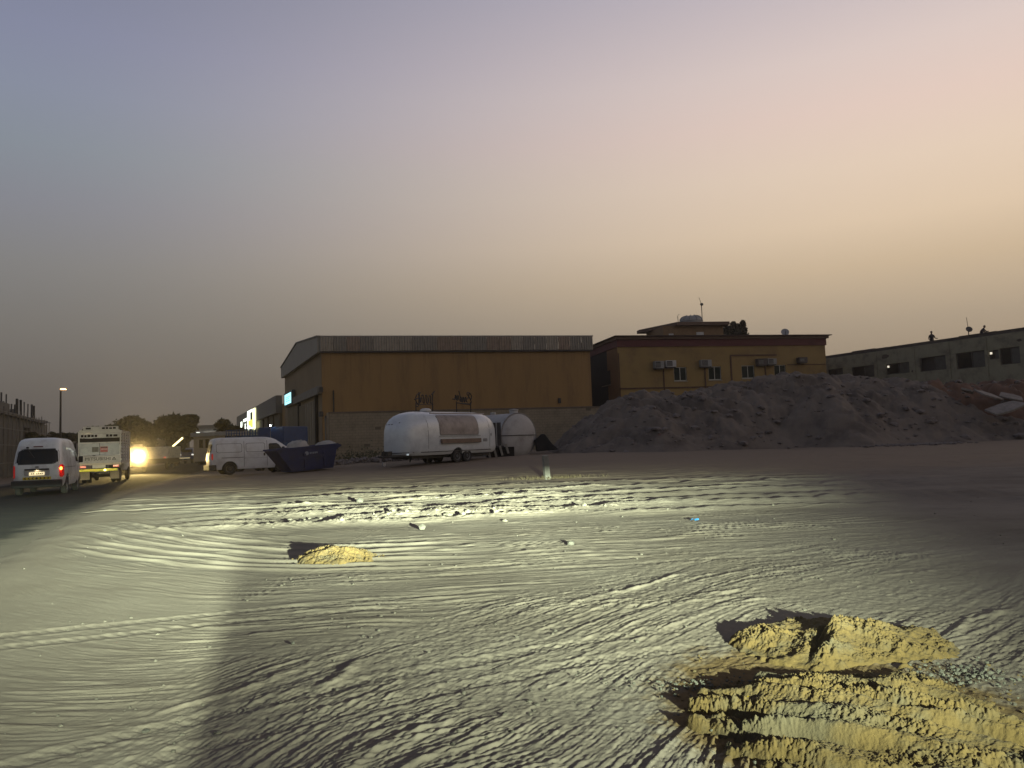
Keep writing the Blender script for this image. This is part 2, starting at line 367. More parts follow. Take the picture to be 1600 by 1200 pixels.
# asphalt
ys = np.concatenate([np.arange(-20, 60, .5), np.arange(60, 340, 4)]); ws = np.linspace(-10.2, 1.3, 24)
YY, WW = np.meshgrid(ys, ws, indexing='ij'); XX = np.interp(YY, RY, RX) + WW
asphalt = mat('worn_asphalt', (.016, .0165, .018), rough=.95, var=.35, scale=.8, bump=.3, bscale=60, var2=(.026, .025, .023))
asphalt.node_tree.nodes['Principled BSDF'].inputs['Specular IOR Level'].default_value = .12
rdo = grid_mesh(XX, YY, gz0(XX, YY) + 0.0 * XX, 'road', asphalt, kind='structure')
at_ = rdo.data.attributes.new('edge', 'FLOAT', 'POINT'); at_.data.foreach_set('value', np.minimum(-WW, WW + 9.6).astype(np.float32).ravel())
t = asphalt.node_tree; pb_ = t.nodes['Principled BSDF']; src = pb_.inputs['Base Color'].links[0].from_socket
an = N(t, 'ShaderNodeAttribute', attribute_name='edge'); gg = N(t, 'ShaderNodeNewGeometry'); nn = N(t, 'ShaderNodeTexNoise', inp={'Scale': 1.3, 'Detail': 6, 'Roughness': .65}); L(t, gg, 'Position', nn, 'Vector')
ma = N(t, 'ShaderNodeMath', operation='MULTIPLY_ADD', inp={1: 1.6}); L(t, nn, 0, ma, 0); L(t, an, 'Fac', ma, 2)
mr_ = N(t, 'ShaderNodeMapRange', interpolation_type='SMOOTHSTEP', inp={1: .9, 2: 1.7, 3: .85, 4: 0}); L(t, ma, 0, mr_, 0)
mxx = N(t, 'ShaderNodeMix', data_type='RGBA'); mxx.inputs[7].default_value = (.14, .125, .105, 1); L(t, mr_, 0, mxx, 0); t.links.new(src, mxx.inputs[6]); L(t, mxx, 2, pb_, 'Base Color')

# ------------------------------------------------------------------ earth mounds
def mound_z(x, y, crest, yb, yc, yd, seed, amp=1):
    """height of a long heap: crest height over x, foot line yb, crest line yc, back foot yd"""
    f = np.clip((y - yb) / (yc - yb), 0, 1); b = np.clip((yd - y) / (yd - yc), 0, 1)
    pr = np.minimum(f, b); pr = np.sin(pr * math.pi / 2) ** 1.15
    z = crest * pr
    big = fbm(x / 4.2, y / 3.4, 3, seed) * 1.1 * pr
    rd = (ridge(pn(x / 2.2 + .3 * y, y / 2.4, seed + 40), .25) * .7 + ridge(pn(x / .9 + .3 * y, y / 1.1, seed + 41), .3) * .30) * np.sqrt(pr)
    sm = fbm(x / .7, y / .7, 4, seed + 60, .6) * .28 * np.sqrt(pr)
    cl = (np.abs(pn(x / .22, y / .22, seed + 70)) * .10 + np.abs(pn(x / .5, y / .5, seed + 71)) * .12) * np.sqrt(pr)
    return z + amp * (big * .55 - rd * .6 + sm + cl)
def crest_from(pts, D):
    xs, zs = [], []
    for px, py in pts:
        p = P(px, py, D); xs.append(p.x); zs.append(p.z)
    return xs, zs
def earth(name, col, col2, sc, bs):
    return mat(name, col, rough=.95, var2=col2, var=.35, scale=sc, bump=.6, bscale=bs)
grey_earth = earth('grey_rubble_earth', (.150, .124, .100), (.060, .050, .043), .45, 9)
red_earth = earth('reddish_earth', (.14, .080, .052), (.06, .038, .030), .6, 9)
cx, cz = crest_from([(820, 716), (850, 706), (880, 682), (915, 655), (948, 630), (985, 617), (1060, 611), (1130, 600), (1185, 594), (1225, 582), (1262, 584), (1320, 587), (1430, 592), (1500, 618), (1560, 655), (1620, 700)], 53)
nx, ny = 420, 190
X, Y = np.meshgrid(np.linspace(0, 38, nx), np.linspace(43, 60.5, ny))
yb = 46.3 + 1.2 * pn(X / 5, X * 0, 501) + .8 * smooth(3, 12, X) * 0 - 1.5 * smooth(20, 30, X)
yb = yb - 2.0 * np.exp(-((X - 8.8) / 1.9) ** 2) - 2.2 * np.exp(-((X - 20.5) / 2.6) ** 2)
CZ = np.interp(X, cx, cz) - gz0(X, Y) + .08
edge_fade = smooth(0, 2.5, X - .9)
Z = gz0(X, Y) + np.maximum(mound_z(X, Y, np.maximum(CZ, 0), yb, 53 + X * 0, 60 + X * 0, 510), -.5) * (edge_fade * 1.0) - .12
grid_mesh(X, Y, Z, 'rubble_mound', grey_earth, label='long grey mound of earth and rubble in front of the maroon-corniced building', cat='earth mound')
GM = (X, Y, Z)
cx2, cz2 = crest_from([(1380, 640), (1430, 600), (1470, 584), (1510, 588), (1545, 578), (1600, 588), (1660, 600), (1750, 650)], 51)
X, Y = np.meshgrid(np.linspace(23, 44, 260), np.linspace(41, 59, 180))
yb = 49.6 - .42 * (X - 24) + .8 * pn(X / 3, X * 0, 601)
CZ = np.interp(X, cx2, cz2) - .7
Z2 = gz0(X, Y) + mound_z(X, Y, np.maximum(CZ, 0) * smooth(23, 27, X), yb, 51.3 + X * 0, 59 + X * 0, 610) - .15
grid_mesh(X, Y, Z2, 'earth_mound', red_earth, label='reddish earth mound with broken slabs at the right edge of the lot', cat='earth mound')
RM = (X, Y, Z2)
def zat(G, x, y):
    X, Y, Z = G; i = int(np.argmin(np.abs(X[0] - x))); j = int(np.argmin(np.abs(Y[:, 0] - y))); return float(Z[j, i])
# slabs lying on the red mound, stones on the grey one
def rockmesh(mb, c, r, seed, flat=.7):
    rnd = random.Random(seed); i0 = len(mb.v)
    bm = bmesh.new(); bmesh.ops.create_icosphere(bm, subdivisions=1, radius=1)
    s = (rnd.uniform(.7, 1.2), rnd.uniform(.6, 1.1), flat * rnd.uniform(.7, 1.1)); a = rnd.uniform(0, 6.3); ca, sa = math.cos(a), math.sin(a)
    for v in bm.verts:
        k = r * rnd.uniform(.72, 1.15); x, y, z = v.co.x * s[0] * k, v.co.y * s[1] * k, v.co.z * s[2] * k
        mb.v.append((c[0] + x * ca - y * sa, c[1] + x * sa + y * ca, c[2] + z))
    for f in bm.faces: mb.f.append(tuple(i0 + v.index for v in f.verts))
    bm.free()
concrete = mat('broken_concrete', (.20, .18, .16), rough=.9, var=.4, scale=3, bump=.4, bscale=12)
def slab(px, py, D, w, l, t, rot, label):
    p = P(px, py, D); r = random.Random(px)
    pts = [(-w / 2, -l / 2 * .8), (-w * .1, -l / 2), (w / 2, -l * .35), (w * .42, l * .4), (w * .05, l / 2), (-w * .45, l * .42)]
    o = MB().prism(pts, -t / 2, t / 2).build('concrete_slab', concrete, bevel=.02); o.location = p; o.rotation_euler = rot
    tag(o, label, 'slab', 'broken slabs lying on the reddish mound')
slab(1545, 617, 48.0, 1.6, 1.2, .10, (R(25), R(12), .3), 'pale broken slab highest on the reddish mound, lying left of the others')
slab(1580, 620, 48.3, 1.3, 1.0, .10, (R(20), R(18), -.5), 'dark broken slab on the reddish mound just right of the pale one')
slab(1572, 637, 46.6, 2.4, 1.2, .12, (R(18), R(-14), .2), 'large broken slab on the reddish mound with black shadow under it')
slab(1512, 611, 48.6, 1.0, .7, .12, (R(20), R(10), .9), 'smallest broken slab on the reddish mound, at its left')
stone_m = mat('rubble_stone', (.15, .13, .12), rough=.95, var=.45, scale=2, bump=.5, bscale=14)
mb = MB(); rnd = random.Random(3)
for k in range(900):
    G = GM if k % 3 else RM
    x = rnd.uniform(4, 34) if k % 3 else rnd.uniform(27, 38); y = rnd.uniform(46, 53); z = zat(G, x, y)
    rockmesh(mb, (x, y, z + .02), rnd.choice((.05, .07, .1, .14, .2)) * rnd.uniform(.7, 1.2), k, .6)
for k in range(90):
    G = GM if k % 3 else RM; x = rnd.uniform(5, 33) if k % 3 else rnd.uniform(27, 37); y = rnd.uniform(45.5, 52)
    rockmesh(mb, (x, y, zat(G, x, y) + .03), rnd.uniform(.18, .42), k + 70, .55)
for k in range(260):
    x = 22.3 + rnd.gauss(0, 1.3); y = 43.2 + rnd.gauss(0, .4); rockmesh(mb, (x, y, max(gz(x, y), zat(GM, x, max(43.1, y))) + .04), rnd.uniform(.05, .17), k, .7)
o = mb.build('rubble', stone_m); tag(o, 'loose stones and rubble strewn over the slopes of the mounds', 'rubble', kind='stuff')
mb = MB()
for k in range(340):
    t = rnd.random(); x = -12.2 + 7.2 * t + rnd.gauss(0, .2); y = 50 + rnd.gauss(0, 1.4)
    rockmesh(mb, (x, y, gz(x, y) + rnd.uniform(.02, .28)), rnd.uniform(.06, .24), k + 50, .8)
o = mb.build('wall_rubble', stone_m); tag(o, 'broken blocks and rubble heaped at the foot of the block wall', 'rubble', kind='stuff')

# ------------------------------------------------------------------ yellow soil heaps and near clods
yel = mat('yellow_soil', (.070, .046, .012), rough=.95, var=.3, scale=5, bump=.4, bscale=70, var2=(.060, .047, .024))
def add_grey_strips(m):
    # seams of grey stony fill running through the yellow soil
    t = m.node_tree; p = t.nodes['Principled BSDF']; src = p.inputs['Base Color'].links[0].from_socket
    g = N(t, 'ShaderNodeNewGeometry'); mp = N(t, 'ShaderNodeMapping'); mp.inputs['Rotation'].default_value = (0, 0, R(32)); mp.inputs['Scale'].default_value = (.9, 3.2, 1)
    L(t, g, 'Position', mp, 0); n = N(t, 'ShaderNodeTexNoise', inp={'Scale': .8, 'Detail': 3, 'Roughness': .6}); L(t, mp, 0, n, 'Vector')
    r = N(t, 'ShaderNodeMapRange', interpolation_type='SMOOTHSTEP', inp={1: .50, 2: .68, 3: 0, 4: .6}); L(t, n, 0, r, 0)
    mx = N(t, 'ShaderNodeMix', data_type='RGBA'); mx.inputs[7].default_value = (.050, .047, .034, 1); L(t, r, 0, mx, 0); t.links.new(src, mx.inputs[6]); L(t, mx, 2, p, 'Base Color')
yel2 = yel.copy(); yel2.name = 'yellow_soil_with_grey_fill'; add_grey_strips(yel2)
def heap(name, cx, cy, rx, ry, h, seed, rz, label, n=220, cut=0, lump=.03, two=None, flat=.75, m=None):
    u, v = np.meshgrid(np.linspace(-1.35, 1.35, n), np.linspace(-1.35, 1.35, n))
    x = cx + u * rx * math.cos(rz) - v * ry * math.sin(rz); y = cy + u * rx * math.sin(rz) + v * ry * math.cos(rz)
    rr = np.hypot(u, v) + .22 * pn(u * 1.6, v * 1.6, seed) + .10 * pn(u * 5, v * 5, seed + 4) + .05 * pn(u * 12, v * 12, seed + 5)
    pr = np.clip(1.02 - rr, 0, 1) ** flat
    pr = pr * (1 + .35 * pn(u * 1.8, v * 1.8, seed + 6))
    if two is not None: pr = pr * (1 - .6 * np.exp(-((u - two - .5 * v + .08 * pn(v * 3, u * 0, seed)) / .09) ** 2))
    e = np.clip(pr * 5, 0, 1)
    am = .35 + .9 * smooth(-.4, .4, pn(x / .3, y / .3, seed + 7))
    z = gz0(x, y) + relief(x, y) * .7 + h * pr + e * lump * am * (np.abs(pn(x / (lump * 2.6), y / (lump * 2.2), seed + 1)) + .7 * np.abs(pn(x / (lump * 1.0), y / (lump * .9), seed + 2)) + .4 * pn(x / (lump * .45), y / (lump * .45), seed + 12) + 1.1 * pn(x / .22, y / .22, seed + 3))
    if cut:   # wheel gouges running through it
        q = (x - cx) * .53 + (y - cy) * .85 + .05 * pn(x / .35, y / .35, seed + 8); t = (x - cx) * .85 - (y - cy) * .53
        for c0, dp, wd_ in ((-.62, .6, .035), (-.42, 1, .04), (-.20, .8, .045), (-.02, 1.1, .05), (.20, .9, .05), (.40, 1.1, .06), (.58, .6, .04)):
            q0 = c0 + .05 * pn(t / .6, t * 0 + c0 * 9, seed + 9)
            z = z - e * cut * dp * np.exp(-((q - q0) / wd_) ** 2) * smooth(-.45, .15, pn(t / .8, t * 0 + c0 * 31, seed + 10)) + e * cut * .45 * dp * np.exp(-((q - q0 - wd_ * 2.0) / wd_) ** 2)
    z = z - .06 * smooth(1.0, 1.12, rr)
    return grid_mesh(x, y, z, name, m or yel, label=label, cat='soil heap')
heap('soil_heap', 2.12, 5.28, .62, .52, .16, 701, -.05, 'yellow soil heap split by a groove, upper of the two at the lower right', n=300, two=-.12, lump=.026, flat=.85)
heap('soil_heap', -2.25, 9.75, .50, .42, .17, 731, 0, 'small yellow sand heap standing alone beside the churned ruts', n=240, lump=.02)
heap('soil_heap', 1.62, 3.78, .78, .86, .085, 761, -.2, 'gouged spread of yellow soil in the bottom right corner', n=520, cut=.075, lump=.020, flat=.5, m=yel2)
# crumbs and pebbles
def scatter(name, m, n, fn, label, cat, seed=1, flat=.75):
    rnd = random.Random(seed); mb = MB(); xs = []
    for k in range(n): xs.append(fn(rnd))
    ax = np.array([p[0] for p in xs]); ay = np.array([p[1] for p in xs]); az_ = gz0(ax, ay) + relief(ax, ay)
    for k, (x, y, r, dz) in enumerate(xs): rockmesh(mb, (x, y, az_[k] + r * .3 + dz), r, k + seed, flat)
    o = mb.build(name, m); tag(o, label, cat, kind='stuff')
sandm = mat('sand_clod', (.075, .068, .056), rough=.95, var=.3, scale=3, bump=.4, bscale=60)
def f1(r):
    x = r.gauss(-2.2, 1.6) if r.random() < .7 else r.uniform(-5, 5.5); y = 15.4 + .05 * x + r.gauss(0, .5); return x, y, abs(r.gauss(0, .018)) ** 1.0 + .008 + (.05 if r.random() < .05 else 0), -.012
scatter('sand_clods', sandm, 260, f1, 'pale clods of sand lying along the churned berm', 'clods', 11)
def f2(r):
    a = r.uniform(-.62, .62); D = 3.2 + 12 * r.random() ** 1.5; return D * math.tan(a), D, (.002 + .009 * r.random() ** 7) * (1 + D / 10), -.002
scatter('pebbles', mat('pebble_dust', (.07, .064, .054), rough=.95), 900, f2, 'small pebbles and crumbs scattered on the sand', 'pebbles', 23)
def f3(r):
    k = r.random()
    if k < .5: x, y = 1.25 + r.gauss(0, .35), 4.45 + r.gauss(0, .10)
    elif k < .8: x, y = 2.5 + r.gauss(0, .16), 4.5 + r.gauss(0, .12)
    else: x, y = 1.9 + r.gauss(0, .5), 3.8 + r.gauss(0, .4)
    return x, y, .003 + .014 * r.random() ** 4, .012
def f5(r):
    cl_ = [(-2.0, 4.3), (-.9, 6.2), (-.4, 5.2), (-3.4, 6.4), (.3, 4.4), (-1.6, 3.7), (1.2, 6.8), (-2.6, 8.2), (3.2, 7.6), (-.2, 3.6)]
    c = cl_[int(r.random() * 10)]; return c[0] + r.gauss(0, .35), c[1] + r.gauss(0, .3), .004 + .016 * r.random() ** 3, -.003
scatter('crumbled_clods', sandm, 420, f5, 'small broken clods in patches on the near sand', 'clods', 57, .6)
grav = mat('grey_gravel', (.07, .07, .058), rough=.9, var=.4, scale=12, bump=.3, bscale=60)
scatter('gravel', grav, 1100, f3, 'grey gravel spilled between the yellow heaps', 'gravel', 37)
def f4(r):
    k = r.random() * 6.3; q = r.random() ** .5 * 1.1
    return 1.85 + q * .95 * math.cos(k), 4.1 + q * 1.3 * math.sin(k), .002 + .012 * r.random() ** 4, .0
def f6(r):
    k = r.random() * 6.3; q = .8 + abs(r.gauss(0, .25)); return -2.25 + .5 * q * math.cos(k), 9.75 + .42 * q * math.sin(k), .005 + .016 * r.random() ** 3, -.003
scatter('sand_crumbs', yel, 160, f6, 'yellow crumbs spilled round the foot of the small sand heap', 'crumbs', 71)
scatter('soil_crumbs', yel, 1500, f4, 'yellow crumbs of soil round the gouged heaps', 'crumbs', 41)
def stone(px, py, r, label, m=sandm, name='stone', cat='stone', group=None):
    # ray to the ground
    v = ROT @ Vector(((px - 800) / F, (600 - py) / F, -1)); t = CAMZ / -v.z; x, y = v.x * t, v.y * t
    z = gz(x, y) + float(relief(np.array([x]), np.array([y]))[0])
    mb = MB(); rockmesh(mb, (0, 0, 0), r, px, .75); o = mb.build(name, m); o.location = (x, y, z + r * .4); tag(o, label, cat, group)
pale = mat('pale_stone', (.045, .043, .037), rough=.9, var=.2, scale=6)
stone(562, 787, .10, 'pale pointed stone above the churned berm, left of the middle', pale)
stone(660, 828, .09, 'pale lump on the churned berm right of the small yellow heap', pale)
stone(892, 853, .07, 'small pale stone lying in the ruts right of the middle', pale)
stone(1367, 1085, .045, 'pale elongated stone beside the gouged yellow soil', pale)
stone(1457, 1107, .012, 'tiny white scrap on the yellow soil at the right', pale, 'scrap', 'scrap')
stone(458, 1010, .025, 'pale stone in the smooth ruts at the lower middle left', pale)
stone(228, 1147, .02, 'pale pebble near the lower left corner of the ruts', pale)
def at_ground(px, py):
    v = ROT @ Vector(((px - 800) / F, (600 - py) / F, -1)); t = CAMZ / -v.z; x, y = v.x * t, v.y * t
    return Vector((x, y, gz(x, y) + float(relief(np.array([x]), np.array([y]))[0])))
# blue litter
p = at_ground(1087, 817)
t_ = empty('litter', p + Vector((0, 0, .02)), .4, label='crumpled bright blue wrapper lying alone on the sand', cat='litter')
mb = MB(); rn = random.Random(5)
vs = [[(i * .04 - .06 + rn.uniform(-.02, .02), j * .04 - .04, rn.uniform(0, .05)) for i in range(4)] for j in range(3)]
for j in range(2):
    for i in range(3): mb.quad(vs[j][i], vs[j][i + 1], vs[j + 1][i + 1], vs[j + 1][i])
mb.build('wrapper', mat('blue_wrapper', (.015, .10, .25), rough=.4, var=.1), t_)
# yellow lid and white ring in the soil
p = at_ground(1170, 1104)
o = MB().lathe([(.0, -.008), (.017, -.008), (.019, .0), (.016, .009), (.007, .014), (.0, .015)], 16).build('paint_lid', mat('yellow_plastic', (.35, .24, .01), rough=.35, var=.1), smooth_=True)
o.location = p + Vector((0, 0, .045)); o.rotation_euler = (.9, .2, 0); tag(o, 'round bright yellow plastic lid half buried in yellow soil', 'lid')
p = at_ground(1185, 1106)
o = MB().tube([(.025 * math.cos(a), .025 * math.sin(a), 0) for a in np.linspace(0, 5.6, 18)], .002).build('plastic_ring', mat('white_plastic', (.8, .8, .72), rough=.4, var=.05), smooth_=True)
o.location = p + Vector((0, 0, .045)); o.rotation_euler = (1.1, 0, .1); tag(o, 'thin white plastic ring beside the yellow lid', 'ring')
p = at_ground(1229, 1143)
mb = MB(); rockmesh(mb, (0, 0, 0), .022, 5); o = mb.build('plastic_scrap', mat('dark_blue_plastic', (.03, .05, .07), rough=.3, var=.2)); o.location = p + Vector((0, 0, .06)); tag(o, 'dark blue grey plastic scrap in the gouged yellow soil', 'scrap')

# bollard with dry grass
p = at_ground(855, 750)
t_ = empty('bollard', p, .1, label='short leaning concrete marker post standing in dry grass', cat='bollard')
t_.rotation_euler = (R(2), R(-4), .35)
MB().box(-.095, -.095, -.1, .095, .095, .83).build('post', mat('post_concrete', (.20, .20, .18), rough=.9, var=.3, scale=4), t_, bevel=.012)
MB().box(-.115, -.115, -.12, .115, .115, .06).build('foot', mat('post_concrete', (.3, .3, .28)), t_, bevel=.01)
mb = MB(); rn = random.Random(8)
for k in range(420):
    x = rn.gauss(.25, .8); y = rn.gauss(0, .25); hh = rn.uniform(.05, .17); a = rn.uniform(-.12, .12); b = rn.uniform(-.12, .12)
    mb.v += [(x - .006, y, 0), (x + .006, y, 0), (x + a, y + b, hh)]; i = len(mb.v); mb.f.append((i - 3, i - 2, i - 1))
o = mb.build('dry_grass', mat('dry_grass', (.10, .08, .045), rough=.9, var=.3)); o.location = p; tag(o, 'thin dry grass round the foot of the marker post', 'grass', kind='stuff')

# ------------------------------------------------------------------ buildings
class Wall:
    """a vertical wall from a to b (world xy); local frame: x along, y into the building, z up"""
    def __init__(s, a, b, z=0):
        s.a = Vector((a[0], a[1], z)); d = Vector((b[0] - a[0], b[1] - a[1])); s.len = d.length; s.rz = math.atan2(d.y, d.x); s.z = z
        s.d = Vector((d.x, d.y, 0)).normalized(); s.n = Vector((s.d.y, -s.d.x, 0))     # outward = towards the camera
    def uv(s, px, py):
        v = ROT @ Vector(((px - 800) / F, (600 - py) / F, -1)); t = (s.a - CAM).dot(s.n) / v.dot(s.n); q = CAM + v * t - s.a
        return q.dot(s.d), q.z
    def rect(s, x0, y0, x1, y1):      # pixel rectangle -> u0,u1,z0,z1
        a = s.uv(x0, (y0 + y1) / 2)[0]; b = s.uv(x1, (y0 + y1) / 2)[0]; m = (x0 + x1) / 2
        return a, b, s.uv(m, y1)[1], s.uv(m, y0)[1]
def holed(mb, u0, u1, z0, z1, holes, dep=.22, y=0):
    us = sorted({u0, u1, *[h[0] for h in holes], *[h[1] for h in holes]}); zs = sorted({z0, z1, *[h[2] for h in holes], *[h[3] for h in holes]})
    for i in range(len(us) - 1):
        for j in range(len(zs) - 1):
            cu, cz_ = (us[i] + us[i + 1]) / 2, (zs[j] + zs[j + 1]) / 2
            if not any(h[0] < cu < h[1] and h[2] < cz_ < h[3] for h in holes):
                mb.quad((us[i], y, zs[j]), (us[i + 1], y, zs[j]), (us[i + 1], y, zs[j + 1]), (us[i], y, zs[j + 1]))
    for a, b, c, d in [h[:4] for h in holes]:
        mb.quad((a, y, c), (b, y, c), (b, y + dep, c), (a, y + dep, c)); mb.quad((a, y, d), (a, y + dep, d), (b, y + dep, d), (b, y, d))
        mb.quad((a, y, c), (a, y + dep, c), (a, y + dep, d), (a, y, d)); mb.quad((b, y, c), (b, y, d), (b, y + dep, d), (b, y + dep, c))
tan = mat('ochre_render', (.28, .172, .066), rough=.9, var=.16, scale=.7, bump=.25, bscale=8, var2=(.20, .125, .055), stretch=(1.2, 1.2, .22))
tan_front = mat('beige_render', (.24, .18, .105), rough=.9, var=.14, scale=.5, bump=.2, bscale=8)
clad = mat('corrugated_sheet', (.30, .265, .21), rough=.55, metal=.2, var=.3, scale=1.2, bump=0)
clads = [clad, mat('corrugated_sheet_dark', (.22, .20, .165), rough=.55, metal=.2, var=.3, scale=1.2, bump=0), mat('corrugated_sheet_brown', (.26, .20, .15), rough=.55, metal=.2, var=.35, scale=1.2, bump=0)]
glassd = mat('dark_glass', (.010, .013, .013), rough=.2, var=.3, scale=2, bump=0)
glassd.node_tree.nodes['Principled BSDF'].inputs['Specular IOR Level'].default_value = .25
dark = mat('dark_gap', (.012, .011, .010), rough=.9)
blackm = mat('black_metal', (.02, .02, .02), rough=.5, bump=0)
# main warehouse
A = P(503, 600, 62); Bf = P(924, 600, 67.5); C = P(445, 600, 83)
A, Bf, C = [Vector((p.x, p.y)) for p in (A, Bf, C)]
WS = Wall(A, Bf)         # long side
WF = Wall(C, A)          # gable front, far corner first
ztop = WS.uv(515, 527)[1]; zfas = WS.uv(515, 549)[1]
wh = empty('warehouse', (A.x, A.y, 0), WS.rz, label='large windowless ochre warehouse with corrugated eaves band and lit sign', cat='warehouse')
Mi = Matrix.Translation((A.x, A.y, 0)) @ Matrix.Rotation(WS.rz, 4, 'Z'); MiI = Mi.inverted()
def loc2(p, z=0): q = MiI @ Vector((p[0], p[1], z)); return q
cl = loc2(C); Ls = WS.len
MB().box(0, 0, 0, Ls, .25, zfas + .1).build('side_wall', tan, wh)
Bk = (Ls + cl.x * .6, cl.y)
# gable profile on the front: eaves at both ends, ridge between
def front_pt(t, z, off=0):
    n = Vector((-(cl.y), cl.x, 0)).normalized(); n = -n if n.x > 0 else n
    return Vector((cl.x * (1 - t), cl.y * (1 - t), z)) + n * off
zr = ztop + 1.7
# apex from the photograph
ap = WF.uv(469, 537)
tr = min(.75, max(.3, ap[0] / WF.len)); zr = ap[1]
zf_far = WF.uv(446, 577)[1]
def front_prism(mb, pts, o0, o1):
    i = len(mb.v); n = len(pts)
    for o_ in (o0, o1):
        for t, z in pts: mb.v.append(tuple(front_pt(t, z, o_)))
    mb.f.append(tuple(range(i, i + n))); mb.f.append(tuple(range(i + 2 * n - 1, i + n - 1, -1)))
    for k in range(n): mb.f.append((i + k, i + (k + 1) % n, i + n + (k + 1) % n, i + n + k))
mb = MB(); front_prism(mb, [(0, 0), (.994, 0), (.994, zfas), (0, zfas)], -.25, 0); mb.build('front_wall', tan_front, wh)
fz = WF.uv(447, 589)[1]
mb = MB(); front_prism(mb, [(-.012, zfas - .1), (1.006, zfas - .1), (1.006, ztop), (tr, zr), (-.012, ztop - .15)], .02, .35)
mb.build('gable_fascia', mat('fascia_sheet', (.25, .235, .19), rough=.6, var=.15, scale=.6), wh)
mb = MB()
for q in ((-.013, ztop - .15, tr, zr), (tr, zr, 1.008, ztop)):
    front_prism(mb, [(q[0], q[1]), (q[2], q[3]), (q[2], q[3] + .12), (q[0], q[1] + .12)], -.05, .42)
mb.build('verge_trim', mat('trim_grey', (.16, .15, .13), rough=.6), wh)
# roof slopes behind
mb = MB()
bx0, bx1 = cl.x, Ls
rmid = Vector((cl.x * (1 - tr), cl.y * (1 - tr), zr - .1))
mb.quad((0, .1, ztop - .12), (Ls, .1, ztop - .12), (rmid.x + Ls, rmid.y, zr - .14), (rmid.x, rmid.y, zr - .14))
mb.quad((rmid.x, rmid.y, zr - .14), (rmid.x + Ls, rmid.y, zr - .14), (cl.x + Ls, cl.y, ztop - .3), (cl.x, cl.y, ztop - .3))
mb.build('roof', clad, wh)
mb = MB(); mb.quad((Ls, .25, 0), (cl.x + Ls, cl.y, 0), (cl.x + Ls, cl.y, ztop - .3), (Ls, .25, ztop - .3)); mb.quad((cl.x, cl.y, 0), (cl.x + Ls, cl.y, 0), (cl.x + Ls, cl.y, ztop - .3), (cl.x, cl.y, ztop - .3)); mb.build('back_wall', tan, wh)
# corrugated eaves band in separate sheets
def sheet(L_, h, rib=.21, dep=.05):
    mb = MB(); n = int(L_ / (rib / 4)); pts = []
    for k in range(n + 1):
        ph = k % 4; pts.append((k * L_ / n, -dep if ph in (1, 2) else 0))
    for k in range(n):
        a, b = pts[k], pts[k + 1]; mb.quad((a[0], a[1], 0), (b[0], b[1], 0), (b[0], b[1], h), (a[0], a[1], h))
        mb.quad((a[0], a[1], h), (b[0], b[1], h), (b[0], .1, h), (a[0], .1, h)); mb.quad((a[0], a[1], 0), (b[0], b[1], 0), (b[0], .1, 0), (a[0], .1, 0))
    return mb
npan = 22; pl = (Ls + .3) / npan; sm = []
for c_ in clads: sm.append(sheet(pl - .015, ztop - zfas).build('cladding_sheet', c_, wh))
rn = random.Random(4)
for k in range(npan):
    j = rn.choice((0, 0, 1, 2)) if k > 2 else k
    o = sm[k] if k < 3 else sm[j].copy()
    if k >= 3: COL.objects.link(o)
    o.location = (-.1 + k * pl, -.28 + rn.uniform(-.012, .012), zfas + rn.uniform(-.015, .015))
MB().box(-.1, -.30, ztop, Ls + .25, .1, ztop + .10).build('eaves_trim', mat('trim_pale', (.3, .28, .24), rough=.6), wh, bevel=.02)
MB().box(-.1, -.26, zfas - .12, Ls + .2, -.003, zfas - .02).build('gutter', mat('gutter_dark', (.05, .045, .04), rough=.6), wh)
rnw = random.Random(17); st_ = MB()
for k in range(26):
    u_ = rnw.uniform(.5, Ls - .5); l_ = rnw.uniform(.5, 2.6); w_ = rnw.uniform(.04, .16)
    st_.prism([(u_ - w_ / 2, zfas - .13), (u_ + w_ / 2, zfas - .13), (u_ + w_ * .3, zfas - .13 - l_ * .7), (u_, zfas - .13 - l_), (u_ - w_ * .35, zfas - .13 - l_ * .6)], -.004, -.001, 'y')
o = st_.build('water_runs', mat('water_run', (.245, .15, .06), rough=.95, var=.2), wh); o['kind'] = 'stuff'
u, z = WS.uv(874, 626); MB().box(u - .12, -.10, z - .22, u + .12, -.003, z + .22).build('vent', blackm, wh, bevel=.01)
u, z = WS.uv(521, 610); z2 = WS.uv(521, 640)[1]; MB().tube([(u, -.09, z2 - 3), (u, -.09, z)], .055).build('drain_pipe', blackm, wh)
# front: door leaves, rail, pilaster line, sign
Fr = Matrix.Translation((C.x, C.y, 0)) @ Matrix.Rotation(WF.rz, 4, 'Z')
fo = Matrix((MiI @ Fr))
def fbox(name, x0, y0, x1, y1, d0, d1, m, lvl=None):
    a, b, c, d = WF.rect(x0, y0, x1, y1); mb = MB(); mb.box(a, d0, c, b, d1, d, fo); return mb.build(name, m, wh)
dz0 = 1.0
def fdoor(x0, x1, ytop, m):
    a, b, c, d = WF.rect(x0, ytop, x1, 700); mb = MB(); mb.box(a, -.16, .4, b, -.10, d, fo)
    n = 5
    for k in range(n): mb.box(a + (b - a) * (k + .4) / n, -.2, .4, a + (b - a) * (k + .55) / n, -.16, d - .05, fo)
    return mb.build('sliding_door', m, wh)
doorm = mat('door_sheet', (.20, .17, .115), rough=.7, var=.15, scale=.8)
fdoor(469.5, 477, 634, doorm); fdoor(477.6, 495.5, 628.5, doorm); fdoor(452.5, 461, 637, doorm); fdoor(461.6, 469, 635, doorm)
a, b, c, d = WF.rect(450, 622, 504, 623); mb = MB()
z1 = WF.uv(452, 637)[1]; mb.box(a, -.35, z1 + .05, b - .2, -.003, z1 + .7, fo); mb.build('door_rail_hood', mat('hood', (.15, .14, .12), rough=.6), wh)
